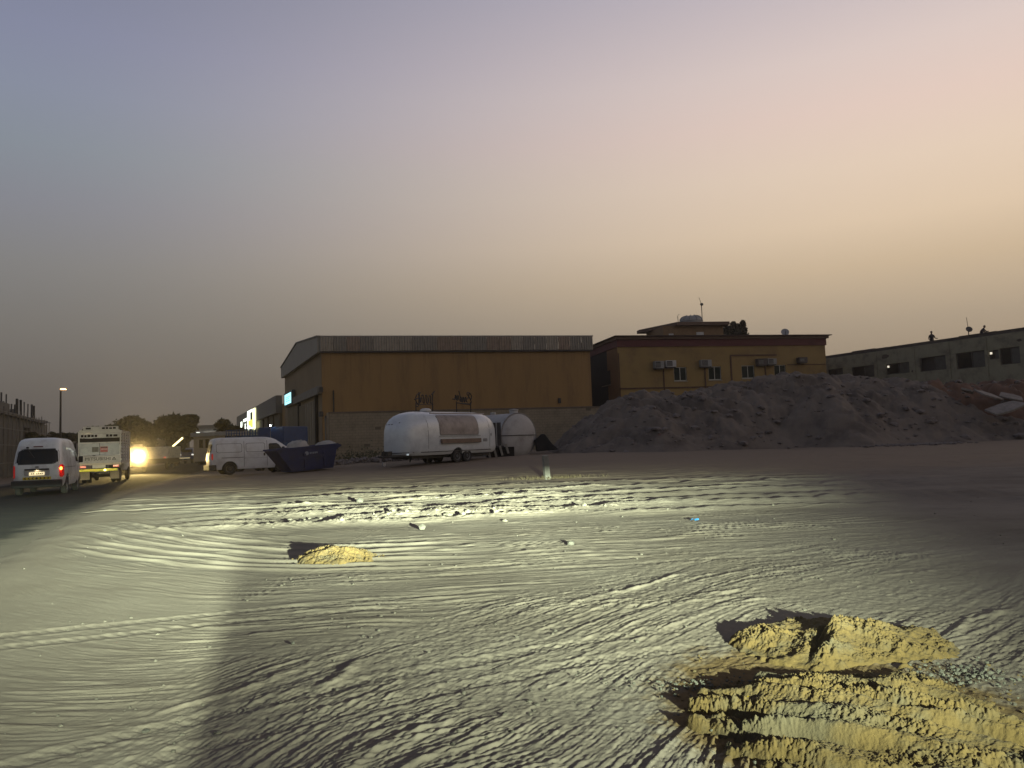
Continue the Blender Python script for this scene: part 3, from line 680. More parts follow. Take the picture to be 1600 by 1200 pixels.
for qx in (469.2, 496.5):
    a, b, c, d = WF.rect(qx, 632, qx + 1.2, 700); mb = MB(); mb.box(a, -.24, .3, b, -.003, z1 + .05, fo); mb.build('door_post', dark, wh)
signm = mat('lit_sign_cyan', (.5, .9, .9), emit=1.5, ecol=(.42, .92, 1.0), bump=0, var=0)
s_ = fbox('sign_cabinet', 449.8, 612, 463, 633, -.40, -.12, mat('sign_frame', (.02, .05, .07), rough=.5))
s2 = fbox('sign_face', 451.2, 615, 461.3, 631.2, -.42, -.401, signm)
s2.parent = s_; s2.matrix_parent_inverse = Matrix()
mb = MB()
for k, yy in enumerate((620, 623, 626)):
    a, b, c, d = WF.rect(453, yy, 460 - (k % 2), yy + .9); mb.box(a, -.430, c, b, -.423, d, fo)
o = mb.build('sign_lettering', mat('sign_ink', (.10, .45, .55), emit=.5, ecol=(.1, .5, .6), bump=0), s_); o.matrix_parent_inverse = Matrix()
for i_, (qx, qy) in enumerate(((504.2, 609), (504.5, 647), (474, 624))):
    u, z = WF.uv(qx, qy); mb = MB(); mb.box(u - .2, -.3, z - .2, u + .2, -.003, z + .2, fo); mb.build('wall_lamp', blackm, wh)

# second warehouse further along with lit signs
A2 = P(436, 600, 88); C2 = P(373, 600, 140); A2, C2 = Vector((A2.x, A2.y)), Vector((C2.x, C2.y)); W2 = Wall(C2, A2)
t_ = empty('warehouse', (C2.x, C2.y, 0), W2.rz, label='lower warehouse beyond the ochre one with a brightly lit white and yellow front', cat='warehouse')
zt = W2.uv(434, 619)[1]; L2 = W2.len; olive = mat('olive_render', (.13, .115, .08), rough=.9, var=.2, scale=.4)
sid = Matrix.Rotation(0, 4, 'Z')
MB().box(0, 0, 0, L2, .3, zt - 1.6).build('front_wall', olive, t_)
MB().prism([(0, zt - 2.0), (L2 + .1, zt - 2.0), (L2 + .1, zt), (0, zt)], -.4, .3, 'y').build('fascia', mat('fascia_grey', (.12, .12, .11), rough=.6, var=.2), t_)
MB().box(L2 - .05, .3, 0, L2 + 12, .6, zt - 1.0).build('side_wall', tan, t_, rz=0)
MB().box(0, .31, 0, L2 + 12, 18, zt - 1.4).build('hall_block', olive, t_)
for qx in (412, 420, 428):
    u, z = W2.uv(qx, 650); MB().box(u - .3, -.15, 0, u + .3, -.003, zt - 2.05).build('pilaster', dark, t_)
wem = mat('lit_sign_white', (.9, .95, .9), emit=2.2, ecol=(.9, 1, .85), bump=0, var=0); yem = mat('lit_sign_yellow', (1, .9, .1), emit=1.6, ecol=(1, .9, .12), bump=0, var=0)
def lit(name, x0, y0, x1, y1, m, dep, par=t_):
    a, b, c, d = W2.rect(x0, y0, x1, y1); return MB().box(a, -dep - .08, c, b, -dep, d).build(name, m, par)
lit('lit_panel', 392.5, 641, 400, 671, wem, .5); lit('lit_panel', 400.5, 638, 405.2, 672, mat('lit_sign_lemon', (1, 1, .5), emit=1.8, ecol=(1, .98, .55), bump=0, var=0), .5)
lit('panel_graphic', 398.6, 644, 401.2, 656, dark, .6); lit('panel_graphic', 395.5, 656.5, 401.5, 668, yem, .6)
lit('lit_canopy', 386, 654, 392.3, 658, wem, .5); lit('lit_strip', 381.6, 659, 383.3, 670, wem, .5); lit('lit_strip', 388.5, 662, 389.3, 670, wem, .5); lit('lit_canopy', 403, 665.5, 408, 668, wem, 1.4)

# concrete block compound wall with metal gate
Aw = P(515, 690, 54.5); Bw = P(952, 660, 60.5); W3 = Wall((Aw.x, Aw.y), (Bw.x, Bw.y), 0)
t_ = empty('block_wall', (Aw.x, Aw.y, 0), W3.rz, label='unpainted concrete block boundary wall in front of the ochre warehouse', cat='wall')
wt = W3.uv(530, 645)[1]; L3 = W3.len; base = .2
mortar = mat('mortar', (.13, .11, .075), rough=.95, var=.2)
blk = mat('concrete_block', (.25, .21, .145), rough=.95, var=.28, scale=1.1, bump=.3, bscale=14)
MB().box(0, .012, 0, L3, .2, wt - .02).build('mortar_core', mortar, t_)
mb = MB(); rn = random.Random(2); row = 0; z = base
while z < wt - .05:
    x = -.2 if row % 2 else 0
    while x < L3 - .05:
        if rn.random() > .015: mb.box(max(0, x) + .006, rn.uniform(-.008, .004), z + .006, min(L3, x + .39), .011, min(z + .192, wt - .03))
        x += .4
    z += .2; row += 1
o = mb.build('blocks', blk, t_); o['kind'] = 'stuff'
MB().box(-.05, -.04, wt - .02, L3, .24, wt + .07).build('coping', mat('coping', (.15, .12, .09), rough=.9), t_)
MB().box(-.18, -.03, 0, -.01, .22, wt + .02).build('end_pier', mat('pier', (.21, .18, .13), rough=.95), t_)
# short return wall with gate leading back to the warehouse
Ag = (Aw.x - .3, Aw.y + .1); Bg = P(508, 690, 60.5)
Wg = Wall((Bg.x, Bg.y), Ag, 0)
t_ = empty('metal_gate', (Bg.x, Bg.y, 0), Wg.rz, label='tall plain sheet metal gate at the left end of the block wall', cat='gate')
MB().box(0.0, 0, .3, Wg.len * .48, .06, 3.55).build('gate_leaf', mat('gate_sheet', (.17, .16, .12), rough=.6, var=.2), t_); MB().box(Wg.len * .5, 0, .3, Wg.len, .06, 3.55).build('gate_leaf', mat('gate_sheet', (.17, .16, .12)), t_)
MB().box(0, -.03, 3.56, Wg.len, .09, 3.68).build('gate_head', mat('gate_rail', (.08, .075, .06), rough=.6), t_)

# building with the maroon cornice
K = P(967, 600, 69); E = P(1290, 600, 73.5); Lf = P(924, 600, 77)
K, E, Lf = [Vector((p.x, p.y)) for p in (K, E, Lf)]; WB = Wall(K, E); WL = Wall(Lf, K)
yw = mat('yellow_render', (.27, .185, .068), rough=.9, var=.16, scale=.5, bump=.2, bscale=9, var2=(.19, .125, .055))
maroon = mat('maroon_paint', (.085, .014, .016), rough=.7, var=.2, scale=1)
cornm = mat('cornice_brown', (.13, .085, .06), rough=.85, var=.2)
bb = empty('accommodation_building', (K.x, K.y, 0), WB.rz, label='two storey yellow building with maroon cornice, window air conditioners and rooftop room', cat='building')
M2 = (Matrix.Translation((K.x, K.y, 0)) @ Matrix.Rotation(WB.rz, 4, 'Z')).inverted()
zc1 = WB.uv(1100, 541)[1]; zc2 = WB.uv(1100, 530)[1]; zc3 = WB.uv(1100, 524.5)[1]; LB = WB.len
wins = [(1053, 573.5, 1073, 595), (1107, 572.5, 1127, 593.5), (1159, 571, 1179, 591), (1210, 570, 1228, 590)]
holes = [WB.rect(*q) for q in wins]
mb = MB(); holed(mb, 0, LB, 0, zc1, holes); mb.build('front_wall', yw, bb)
Fl = M2 @ (Matrix.Translation((Lf.x, Lf.y, 0)) @ Matrix.Rotation(WL.rz, 4, 'Z'))
lh = WL.rect(941, 580, 954, 602)
mb = MB(); holed(mb, 0, WL.len, 0, zc1, [lh]); mb.v = [tuple(Fl @ Vector(v)) for v in mb.v]; mb.build('side_wall', mat('shadow_side_render', (.21, .115, .045), rough=.9, var=.2, scale=.5), bb)  # darker copy of the front render: the side's shade is in its colour
mb = MB(); mb.box(.05, .32, 0, LB - .02, 14, zc1).build('core_block', dark, bb)
mb = MB(); mb.box(0.0, .0, 0, .0001, .001, .001)
# right end wall
MB().box(LB - .01, .0, 0, LB + .2, 14, zc1).build('end_wall', yw, bb)
lp = M2 @ Vector((Lf.x, Lf.y, 0))
def ringband(z0, z1, o_, m, name):
    mb = MB(); mb.prism([(lp.x - o_, lp.y), (-o_ * .7, -o_), (LB + .2 + o_, -o_), (LB + .2 + o_, 14), (lp.x, 14 + lp.y)], z0, z1); mb.build(name, m, bb)
ringband(zc1, zc2, .10, maroon, 'maroon_band'); ringband(zc2 + .003, zc2 + .25, .28, cornm, 'cornice_moulding'); ringband(zc2 + .255, zc3, .5, mat('cornice_dark', (.06, .035, .03), rough=.85), 'cornice_top')
# window joinery
alu = mat('aluminium_frame', (.42, .42, .39), rough=.4, metal=.4, bump=0); green = mat('greenish_glass', (.012, .022, .018), rough=.3, bump=0, var=.2)
green.node_tree.nodes['Principled BSDF'].inputs['Specular IOR Level'].default_value = .12
def window(a, b, c, d, par, M=None, sill=True):
    fr = MB(); t = .06
    for q in ((a, c, b, c + t), (a, d - t, b, d), (a, c + t, a + t, d - t), (b - t, c + t, b, d - t), ((a + b) / 2 - .03, c + t, (a + b) / 2 + .03, d - t)): fr.box(q[0] + .002, .08, q[1] + .002, q[2] - .002, .14, q[3] - .002, M)
    f = fr.build('window', alu, par)
    for x0, x1 in ((a + t, (a + b) / 2 - .03), ((a + b) / 2 + .03, b - t)): MB().box(x0, .10, c + t, x1, .12, d - t, M).build('pane', green, f)
    if sill: MB().box(a - .06, -.06, c - .09, b + .06, .0, c - .002, M).build('window_sill', mat('sill', (.28, .25, .18), rough=.8), f)
for h in holes: window(*h, bb)
window(*lh, bb, Fl)
# plinth line, bump-out outline, pipes
def wbox(name, x0, y0, x1, y1, out, m, par=bb, thick=None, W=WB, bevel=0):
    a, b, c, d = W.rect(x0, y0, x1, y1); return MB().box(a, -out, c, b, (-.003 if thick is None else -out + thick), d).build(name, m, par, bevel=bevel)
trimb = mat('brown_trim', (.09, .05, .03), rough=.8)
wbox('string_course', 969, 604.5, 1150, 606.5, .08, trimb); wbox('raised_surround', 1141, 554, 1213, 556, .06, trimb); wbox('raised_surround', 1141.5, 556.5, 1143.5, 602, .06, trimb)
for qx, y0, y1 in ((1036.5, 577, 612), (1101, 574, 606), (1195, 573, 588), (966.8, 552, 620)): wbox('waste_pipe', qx, y0, qx + 1.3, y1, .10, trimb)
wbox('cable_duct', 1230, 569, 1290, 570, .05, trimb)
# air conditioners
def aircon(px0, py0, px1, py1, body, shell):
    a, b, c, d = WB.rect(px0, py0, px1, py1); g = MB().box(a, -.52, c, b, -.02, d).build('air_conditioner', shell, bb, bevel=.02)
    MB().box(a + .06, -.535, c + .06, a + (b - a) * .62, -.523, d - .06).build('grille', blackm, g)
    mb = MB()
    for k in range(4): mb.box(a + .08, -.548, c + .1 + k * (d - c - .2) / 4, a + (b - a) * .6, -.537, c + .13 + k * (d - c - .2) / 4)
    mb.build('louvre', body, g)
    MB().box(a + .05, -.5, c - .08, b - .05, -.003, c - .004).build('bracket', blackm, g)
acw = mat('ac_white', (.42, .42, .40), rough=.6, var=.2); acd = mat('ac_dark', (.07, .06, .055), rough=.7); acg = mat('ac_grey', (.25, .25, .24), rough=.6)
for q, s in (((1020, 565, 1034, 576), acg), ((1037.5, 564, 1053, 574), acw), ((1092, 563, 1108, 573.5), acg), ((1180, 561, 1194, 571), acd), ((1195.5, 561, 1209, 570), acg), ((1244, 559, 1257, 567), acd)): aircon(*q, acg, s)
# rooftop room
RL = P(1036, 515, 76); RRt = P(1130, 515, 77); WR = Wall((RL.x, RL.y), (RRt.x, RRt.y)); 
MR = M2 @ (Matrix.Translation((RL.x, RL.y, 0)) @ Matrix.Rotation(WR.rz, 4, 'Z'))
zr1 = WR.uv(1080, 509)[1]; zr2 = WR.uv(1080, 504)[1]
MB().box(0, 0, zc3 - .5, WR.len, 5, zr1, MR).build('rooftop_room', mat('room_render', (.20, .13, .065), rough=.9, var=.2), bb)
mb = MB(); mb.prism([(-.9, 4.5), (1.3, -.5), (WR.len + .5, -.5), (WR.len + .5, 5.4), (-.9, 5.4)], zr1 + .002, zr2); mb.v = [tuple(MR @ Vector(v)) for v in mb.v]; mb.build('rooftop_slab', cornm, bb)
whiteb = mat('white_panel', (.5, .5, .47), rough=.7)
for q in ((1088, 519, 1099, 523.8), (1045, 521.5, 1052, 524.5)):
    a, b, c, d = WR.rect(*q); MB().box(a, -.08, c, b, -.003, d, MR).build('vent_panel', whiteb, bb)
# things standing on the roof
q = P(1080, 503, 78.5); s_ = 36 / F * 78.5 / 2; hh = (503.5 - 489) / F * 78.5
t_ = empty('water_tank', (q.x, q.y, zr2), 0, label='round grey white water tank with ribbed domed lid on the rooftop room', cat='water tank')
MB().lathe([(s_ * .93, 0), (s_, .08), (s_, hh * .32), (s_ * .96, hh * .36), (s_, hh * .42), (s_ * .96, hh * .62), (s_ * .80, hh * .85), (s_ * .5, hh), (.01, hh * 1.03)], 28).build('tank_body', mat('tank_grey', (.26, .26, .25), rough=.6, var=.3, scale=2), t_, smooth_=True)
for k in range(10):
    a = k * math.pi / 5; MB().tube([(s_ * 1.0 * math.cos(a), s_ * math.sin(a), hh * .42), (s_ * .97 * math.cos(a), s_ * .97 * math.sin(a), hh * .64), (s_ * .8 * math.cos(a), s_ * .8 * math.sin(a), hh * .88), (s_ * .5 * math.cos(a), s_ * .5 * math.sin(a), hh * 1.03)], .07, 5).build('lid_rib', mat('tank_grey', (.26, .26, .25)), t_)
def dish(name, px, py, D, r, base_z, label, mast=None, face=(-.2, -1, .45), col=(.22, .22, .22)):
    p = P(px, py, D); t_ = empty(name, (p.x, p.y, base_z), 0, label=label, cat='satellite dish')
    h = p.z - base_z; m = mat('dish_grey%s' % int(col[0] * 100), col, rough=.5)
    Mt = Matrix.Translation((0, -.1, h)) @ Vector(face).to_track_quat('Z', 'Y').to_matrix().to_4x4()
    prof = [(.01, 0)] + [(r * k / 6, .16 * r * (k / 6) ** 2) for k in range(1, 7)] + [(r * .98, .16 * r - .02), (.01, -.03)]
    MB().lathe(prof, 22, Mt).build('reflector', m, t_, smooth_=True)
    MB().tube([(0, 0, 0), (0, 0, h)], .04).build('mast', blackm, t_)
    MB().tube([Mt @ Vector((0, -r * .9, .1)), Mt @ Vector((0, 0, r * .9))], .025).build('feed_arm', blackm, t_)
    if mast: MB().tube([(0, 0, h), mast], .022, 6).build('antenna_rod', blackm, t_)
    return t_
dish('satellite_dish', 1226, 519.5, 74.5, .38, zc3, 'small grey dish alone on the right end of the maroon-corniced roof', col=(.3, .3, .3))
dish('satellite_dish', 1096, 476, 78.2, .17, zr2, 'tiny dish on the tall mast beside the rooftop water tank', mast=(-.2, 0, P(1094, 465, 78.2).z - zr2), col=(.05, .05, .05))
p = P(1060, 503, 77.5); t_ = MB().tube([(0, 0, 0), (-.05, 0, .85), (.05, 0, 1.0), (.12, 0, .98)], .03).build('vent_pipe', blackm); t_.location = (p.x, p.y, zr2); tag(t_, 'thin hooked pipe left of the rooftop water tank', 'pipe')

# derelict long building at the right
Q0 = P(1292, 600, 82); Q1 = P(1640, 600, 62); WD = Wall((Q0.x, Q0.y), (Q1.x, Q1.y))
pw = mat('peeling_plaster', (.24, .23, .16), rough=.95, var2=(.13, .115, .09), var=.3, scale=.9, bump=.5, bscale=7)
dk = mat('dark_core', (.03, .03, .028), rough=.7)  # near-black core seen through the window openings
t_ = empty('derelict_building', (Q0.x, Q0.y, 0), WD.rz, label='long derelict building with peeling plaster and broken windows at the right', cat='building'); dd_ = t_
zd = WD.uv(1450, 532)[1]
wq = [(1293, 576, 1317, 586, 0), (1331, 572, 1366, 590, 0), (1384, 567, 1421, 584, 0), (1437, 557, 1478, 579, 0), (1494, 549.5, 1539, 575, 0), (1545, 547, 1561, 561, 0), (1562, 542.5, 1594, 569, 0)]
dh = [WD.rect(*q[:4]) for q in wq]
mb = MB(); holed(mb, 0, WD.len, 0, zd - .35, dh, .3); mb.build('front_wall', pw, t_)
MB().box(0, .45, 0, WD.len, 14, zd - .4).build('core_block', dk, t_)
MB().box(-.02, .0, zd - .345, WD.len + .3, 14, zd - .12).build('roof_slab', mat('slab_dark', (.07, .065, .06), rough=.9), t_)
rn = random.Random(6); x = 0
while x < WD.len:
    wd_ = rn.uniform(1.5, 4); MB().box(x, -.05, zd - .117, min(x + wd_, WD.len) - .02, .18, zd - rn.uniform(-.03, .10)).build('parapet_coping', mat('slab_dark', (.07, .065, .06)), t_); x += wd_
for i_, (a, b, c, d) in enumerate(dh):
    f = MB()
    for q in ((a, c, b, c + .07), (a, d - .07, b, d), (a, c + .07, a + .07, d - .07), (b - .07, c + .07, b, d - .07), (a + (b - a) * .52, c + .07, a + (b - a) * .55, d - .07)): f.box(q[0] + .002, .12, q[1] + .002, q[2] - .002, .2, q[3] - .002)
    f = f.build('window', mat('grimy_frame', (.06, .06, .055), rough=.8), t_)
    MB().box(a + (b - a) * .56, .15, c + .08, b - .08, .17, d - .08).build('pane', mat('dusty_glass', (.06, .065, .06), rough=.35, var=.4), f)
    if i_ % 2 == 0: MB().box(a + .08, .15, c + .08, a + (b - a) * .5, .17, d - .08).build('pane', glassd, f)
# rust coloured pilasters and patches of fallen plaster
for qx in (1367, 1427, 1482, 1541):
    a, b = WD.uv(qx, 570)[0], WD.uv(qx + 3.5, 570)[0]; MB().box(a, -.08, 0, b, -.003, zd - .4).build('pilaster', pw, t_)
mbp = MB(); rn = random.Random(12)
for k in range(26):
    u0 = rn.uniform(1, WD.len - 1); z0_ = rn.uniform(zd - 3.2, zd - .8); r_ = rn.uniform(.15, .55)
    if any(h[0] - r_ * 1.4 < u0 < h[1] + r_ * 1.4 and h[2] - r_ < z0_ < h[3] + r_ for h in dh): continue
    n_ = 11; pts = [(u0 + r_ * 1.4 * rn.uniform(.5, 1) * math.cos(t * 2 * math.pi / n_), z0_ + r_ * .7 * rn.uniform(.5, 1) * math.sin(t * 2 * math.pi / n_)) for t in range(n_)]
    mbp.prism(pts, -.016, -.004, 'y')
o = mbp.build('bare_patches', mat('bare_render', (.07, .06, .045), rough=.95, var=.3), t_); o['kind'] = 'stuff'
lamp_em = mat('small_lamp', (1, .9, .7), emit=.9, ecol=(1, .9, .7), bump=0)
for qx, qy in ((1387.5, 573), (1548, 552)):
    u, z = WD.uv(qx, qy); MB().box(u - .07, .0, z - .09, u + .07, .1, z + .09).build('window_lamp', lamp_em, t_)
pD = WD.uv(1513, 515); 
dish('satellite_dish', 1513, 515, 67.2, .27, zd - .12, 'dark dish with a tall rod on the derelict roof between two people', mast=(-.08, 0, P(1511, 496, 67.2).z - zd + .12), col=(.05, .055, .055))

# people on the roof
def person(name, joints, bones, radii, loc, rz, m, label):
    me = bpy.data.meshes.new(name); me.from_pydata(joints, bones, []); o = bpy.data.objects.new(name, me); COL.objects.link(o)
    sk_ = o.modifiers.new('skin', 'SKIN'); ss = o.modifiers.new('sub', 'SUBSURF'); ss.levels = 2; ss.render_levels = 2
    for i, r in enumerate(radii): me.skin_vertices[0].data[i].radius = (r, r * .85)
    me.skin_vertices[0].data[0].use_root = True
    dg = bpy.context.evaluated_depsgraph_get(); m2 = bpy.data.meshes.new_from_object(o.evaluated_get(dg)); bpy.data.objects.remove(o)
    o = link(m2, name, m, None, True); o.location = loc; o.rotation_euler.z = rz; tag(o, label, 'person'); return o
cloth = mat('dark_clothes', (.03, .025, .03), rough=.9)
skinm = mat('brown_skin', (.12, .06, .04), rough=.6, bump=0)
B_ = [(0, 1), (1, 2), (2, 3), (3, 4), (2, 5), (5, 6), (6, 7), (2, 8), (8, 9), (9, 10), (0, 11), (11, 12), (12, 13), (13, 14), (0, 15), (15, 16), (16, 17), (17, 18)]
RD = [.15, .15, .16, .06, .055, .07, .055, .045, .07, .055, .045, .10, .075, .05, .05, .10, .075, .05, .05]
J1 = [(0, 0, .95), (0, 0, 1.15), (0, 0, 1.38), (0, 0, 1.52), (0, -.01, 1.56), (.2, 0, 1.36), (.26, -.06, 1.1), (.48, -.16, 1.06), (-.2, 0, 1.36), (-.25, .02, 1.1), (-.2, -.16, .9), (.09, 0, .9), (.1, -.02, .5), (.1, .02, .08), (.1, -.14, .04), (-.09, 0, .9), (-.1, -.02, .5), (-.1, .02, .08), (-.1, -.14, .04)]
J2 = [(0, 0, .38), (.04, 0, .58), (.16, 0, .82), (.24, 0, .92), (.28, 0, .95), (.22, -.18, .76), (.4, -.2, .56), (.6, -.1, .62), (.22, .18, .76), (.42, .2, .56), (.56, .1, .55), (.0, -.1, .36), (.38, -.16, .52), (.24, -.16, .08), (.38, -.16, .04), (0, .1, .36), (.38, .16, .52), (.24, .16, .08), (.38, .16, .04)]
def head(par, loc):
    h = MB().lathe([(.01, -.12), (.05, -.115), (.075, -.06), (.088, 0), (.082, .06), (.055, .105), (.01, .12)], 14).build('head', skinm, par, True, loc)
    MB().lathe([(.092, -.01), (.095, .03), (.088, .075), (.06, .115), (.01, .135)], 14).build('hair', blackm, h, True, (0, .012, .005))
    MB().box(-.012, -.105, -.03, .012, -.075, .005).build('nose', skinm, h, bevel=.004)
rz_ = zd - .12
uw = WD.uv(1456, 530)[0]; p = P(1456, 530, (WD.a + WD.d * uw).y + .75)
o = person('person', J1, B_, RD, (p.x, p.y, zd - .88), -.3, cloth, 'person in dark clothes standing upright on the derelict roof edge, arm held out'); head(o, (0, -.02, 1.67))
uw = WD.uv(1533, 523)[0]; p = P(1533, 523, (WD.a + WD.d * uw).y + .75)
o = person('person', J2, B_, [r * 1.35 if i < 3 else r for i, r in enumerate(RD)], (p.x, p.y, zd - .42), -.2, cloth, 'person in dark clothes crouching hunched on the derelict roof edge'); head(o, (.32, 0, 1.03))

# ------------------------------------------------------------------ vehicles
whitep = mat('white_van_paint', (.62, .65, .65), rough=.35, var=.10, scale=1.5, coat=.3, bump=.05, var2=(.38, .38, .37))
dirtyw = mat('dusty_white_paint', (.58, .59, .58), rough=.45, var=.18, scale=1.3, bump=.08, var2=(.42, .41, .39))
rubber = mat('tyre_rubber', (.018, .018, .018), rough=.85, bscale=40)
steel = mat('wheel_steel', (.16, .16, .16), rough=.5, metal=.5)
plast = mat('black_bumper', (.02, .021, .023), rough=.6)
class Shell:
    """stack of superellipse plans: z -> rear y, front y, half width"""
    def __init__(s, lv, n=7.0, nf=None): s.lv = np.array(lv, float); s.n = n
    def at(s, z): L_ = s.lv; return [float(np.interp(z, L_[:, 0], L_[:, k])) for k in (1, 2, 3)]
    def mesh(s, seg=72, sub=None):
        mb = MB(); zs = list(s.lv[:, 0])
        for z in zs:
            a, b, hw = s.at(z); c, hl = (a + b) / 2, (b - a) / 2
            for k in range(seg):
                t = 2 * math.pi * k / seg; ct, st = math.cos(t), math.sin(t); e = 2 / s.n
                mb.v.append((hw * math.copysign(abs(ct) ** e, ct), c + hl * math.copysign(abs(st) ** e, st), z))
        m = len(zs)
        for i in range(m - 1):
            for k in range(seg): a = i * seg + k; b = i * seg + (k + 1) % seg; mb.f.append((a, b, b + seg, a + seg))
        mb.f.append(tuple(reversed(range(seg)))); mb.f.append(tuple((m - 1) * seg + k for k in range(seg)))
        return mb
    def rear(s, x, z):
        a, b, hw = s.at(z); c, hl = (a + b) / 2, (b - a) / 2; return c - hl * max(0, 1 - abs(x / hw) ** s.n) ** (1 / s.n)
    def front(s, x, z):
        a, b, hw = s.at(z); c, hl = (a + b) / 2, (b - a) / 2; return c + hl * max(0, 1 - abs(x / hw) ** s.n) ** (1 / s.n)
    def side(s, y, z):
        a, b, hw = s.at(z); c, hl = (a + b) / 2, (b - a) / 2; return hw * max(0, 1 - abs((y - c) / hl) ** s.n) ** (1 / s.n)
    def patch(s, face, u0, u1, z0, z1, off=.006, n=10, m=8, cr=0, sgn=1, skew=0, skew0=0):
        """skin panel lying on the shell; face rear/front (u = x) or side (u = y)"""
        mb = MB()
        def pt(u, z, o_):
            if face == 'rear': return (u, s.rear(u, z) - o_, z)
            if face == 'front': return (u, s.front(u, z) + o_, z)
            return (sgn * (s.side(u, z) + o_), u, z)
        g = {}
        for j in range(m + 1):
            for i in range(n + 1):
                v = j / m; z = z0 + (z1 - z0) * v; tu = i / n
                ins = 0
                if cr:
                    dz = min(z - z0, z1 - z); ins = cr - math.sqrt(max(0, cr * cr - (cr - dz) ** 2)) if dz < cr else 0
                a = u0 + ins + skew0 * v; b = u1 - ins + skew * v; u = a + (b - a) * tu
                g[i, j] = len(mb.v); mb.v.append(pt(u, z, off))
        for j in range(m):
            for i in range(n): mb.f.append((g[i, j], g[i + 1, j], g[i + 1, j + 1], g[i, j + 1]))
        # skirt
        ring = [g[i, 0] for i in range(n + 1)] + [g[n, j] for j in range(1, m + 1)] + [g[i, m] for i in range(n - 1, -1, -1)] + [g[0, j] for j in range(m - 1, 0, -1)]
        base = len(mb.v)
        for k in ring:
            x, y, z = mb.v[k]; mb.v.append((x, y + .02, z) if face == 'rear' else ((x, y - .02, z) if face == 'front' else (x - sgn * .02, y, z)))
        for k in range(len(ring)): a = ring[k]; b = ring[(k + 1) % len(ring)]; mb.f.append((a, b, base + (k + 1) % len(ring), base + k))
        return mb
def cut(o, boxes=(), cyls=()):
    """boolean the wheel arches out of a body and keep the plain mesh"""
    if len(cyls) > 1:
        for c in cyls: cut(o, cyls=[c])
        return
    mb = MB()
    for (x0, x1, y, z, r) in cyls:
        mb.lathe([(r, x0), (r, x1)], 28, Matrix.Translation((0, y, z)) @ Matrix.Rotation(R(90), 4, 'Y'))
    c = mb.build('cutter', blackm); md = o.modifiers.new('b', 'BOOLEAN'); md.operation = 'DIFFERENCE'; md.object = c; md.solver = 'EXACT'
    c.matrix_world = o.matrix_world; bpy.context.view_layer.update(); c.parent = o.parent; c.location = o.location
    bpy.context.view_layer.update()
    dg = bpy.context.evaluated_depsgraph_get(); me = bpy.data.meshes.new_from_object(o.evaluated_get(dg))
    o.modifiers.clear(); o.data = me
    me.shade_smooth()
    try: me.set_sharp_from_angle(angle=R(35))
    except Exception: pass
    bpy.data.objects.remove(c)
def wheel(par, x, y, r=.34, w_=.2, side=1, dual=False):
    Mx = Matrix.Rotation(R(90) * side, 4, 'Y')
    o = MB().lathe([(r * .58, -w_ / 2), (r * .9, -w_ / 2), (r, -w_ / 2 + .03), (r, w_ / 2 - .03), (r * .9, w_ / 2), (r * .60, w_ / 2 - .005), (r * .58, w_ / 2 - .03)], 26, Mx).build('wheel', rubber, par, True, (x, y, r))
    MB().lathe([(.01, w_ / 2 - .05), (r * .14, w_ / 2 - .0), (r * .2, w_ / 2 - .02), (r * .26, w_ / 2 - .06), (r * .5, w_ / 2 - .035), (r * .575, w_ / 2 - .012), (r * .58, w_ / 2 - .06)], 26, Mx).build('rim', steel, o, True)
    return o
tailred = mat('tail_lamp_red', (.5, .02, .02), rough=.25, emit=.15, ecol=(1, .02, .01), bump=0)
tailon = mat('tail_lamp_lit', (1, .3, .1), emit=9, ecol=(1, .24, .03), bump=0)
def spot_light(name, loc, aim, energy, col, size=60, blend=.6, soft=.05, par=None):
    d = bpy.data.lights.new(name, 'SPOT'); d.energy = energy; d.color = col; d.spot_size = R(size); d.spot_blend = blend; d.shadow_soft_size = soft
    o = bpy.data.objects.new(name, d); COL.objects.link(o); o.location = loc
    o.rotation_euler = (Vector(aim) - Vector(loc)).to_track_quat('-Z', 'Y').to_euler()
    if par: o.parent = par
    return o
def point_light(name, loc, energy, col, soft=.05, par=None):
    d = bpy.data.lights.new(name, 'POINT'); d.energy = energy; d.color = col; d.shadow_soft_size = soft
    o = bpy.data.objects.new(name, d); COL.objects.link(o); o.location = loc
    if par: o.parent = par
    return o
# --- van driving away on the road
vp = GP(58, 29.2); vp.z = .0
hd = math.atan2(.37, .93)          # heading angle to the left of +y
van = empty('van', vp, hd, label='white van driving away on the road with lit tail lamp and yellow chevron strip', cat='van')
S = Shell([(.32, .10, 4.66, .80), (.45, .03, 4.72, .86), (.9, .0, 4.70, .88), (1.12, .01, 4.62, .875), (1.30, .05, 4.30, .86), (1.60, .15, 4.0, .82), (1.90, .27, 3.72, .765), (2.02, .34, 3.58, .73), (2.10, .44, 3.45, .68), (2.155, .62, 3.25, .58), (2.18, .9, 3.0, .42)], 7)
body = S.mesh().build('body', whitep, van, True)
cut(body, cyls=[(-1, 1, 1.02, .36, .42), (-1, 1, 3.72, .36, .42)])
MB().box(-.62, .5, .33, .62, 4.3, .75).build('underbody', blackm, van)
for y in (1.02, 3.72):
    wheel(van, .76, y, side=1); wheel(van, -.76, y, side=-1)
S.patch('rear', -.70, .70, 1.20, 1.72, .008, 14, 10, .10, skew=-.06, skew0=.06).build('rear_window', glassd, van, True)
g = S.patch('rear', -.735, .735, 1.165, 1.755, .004, 14, 10, .12, skew=-.06, skew0=.06).build('window_seal', plast, van, True)
MB().box(-.83, -.06, .30, .83, .18, .58).build('rear_bumper', plast, van, bevel=.05)
S.patch('rear', -.42, .42, .74, .98, .012, 8, 4, .03).build('plate_recess', mat('recess_white', (.34, .34, .34), rough=.5), van)
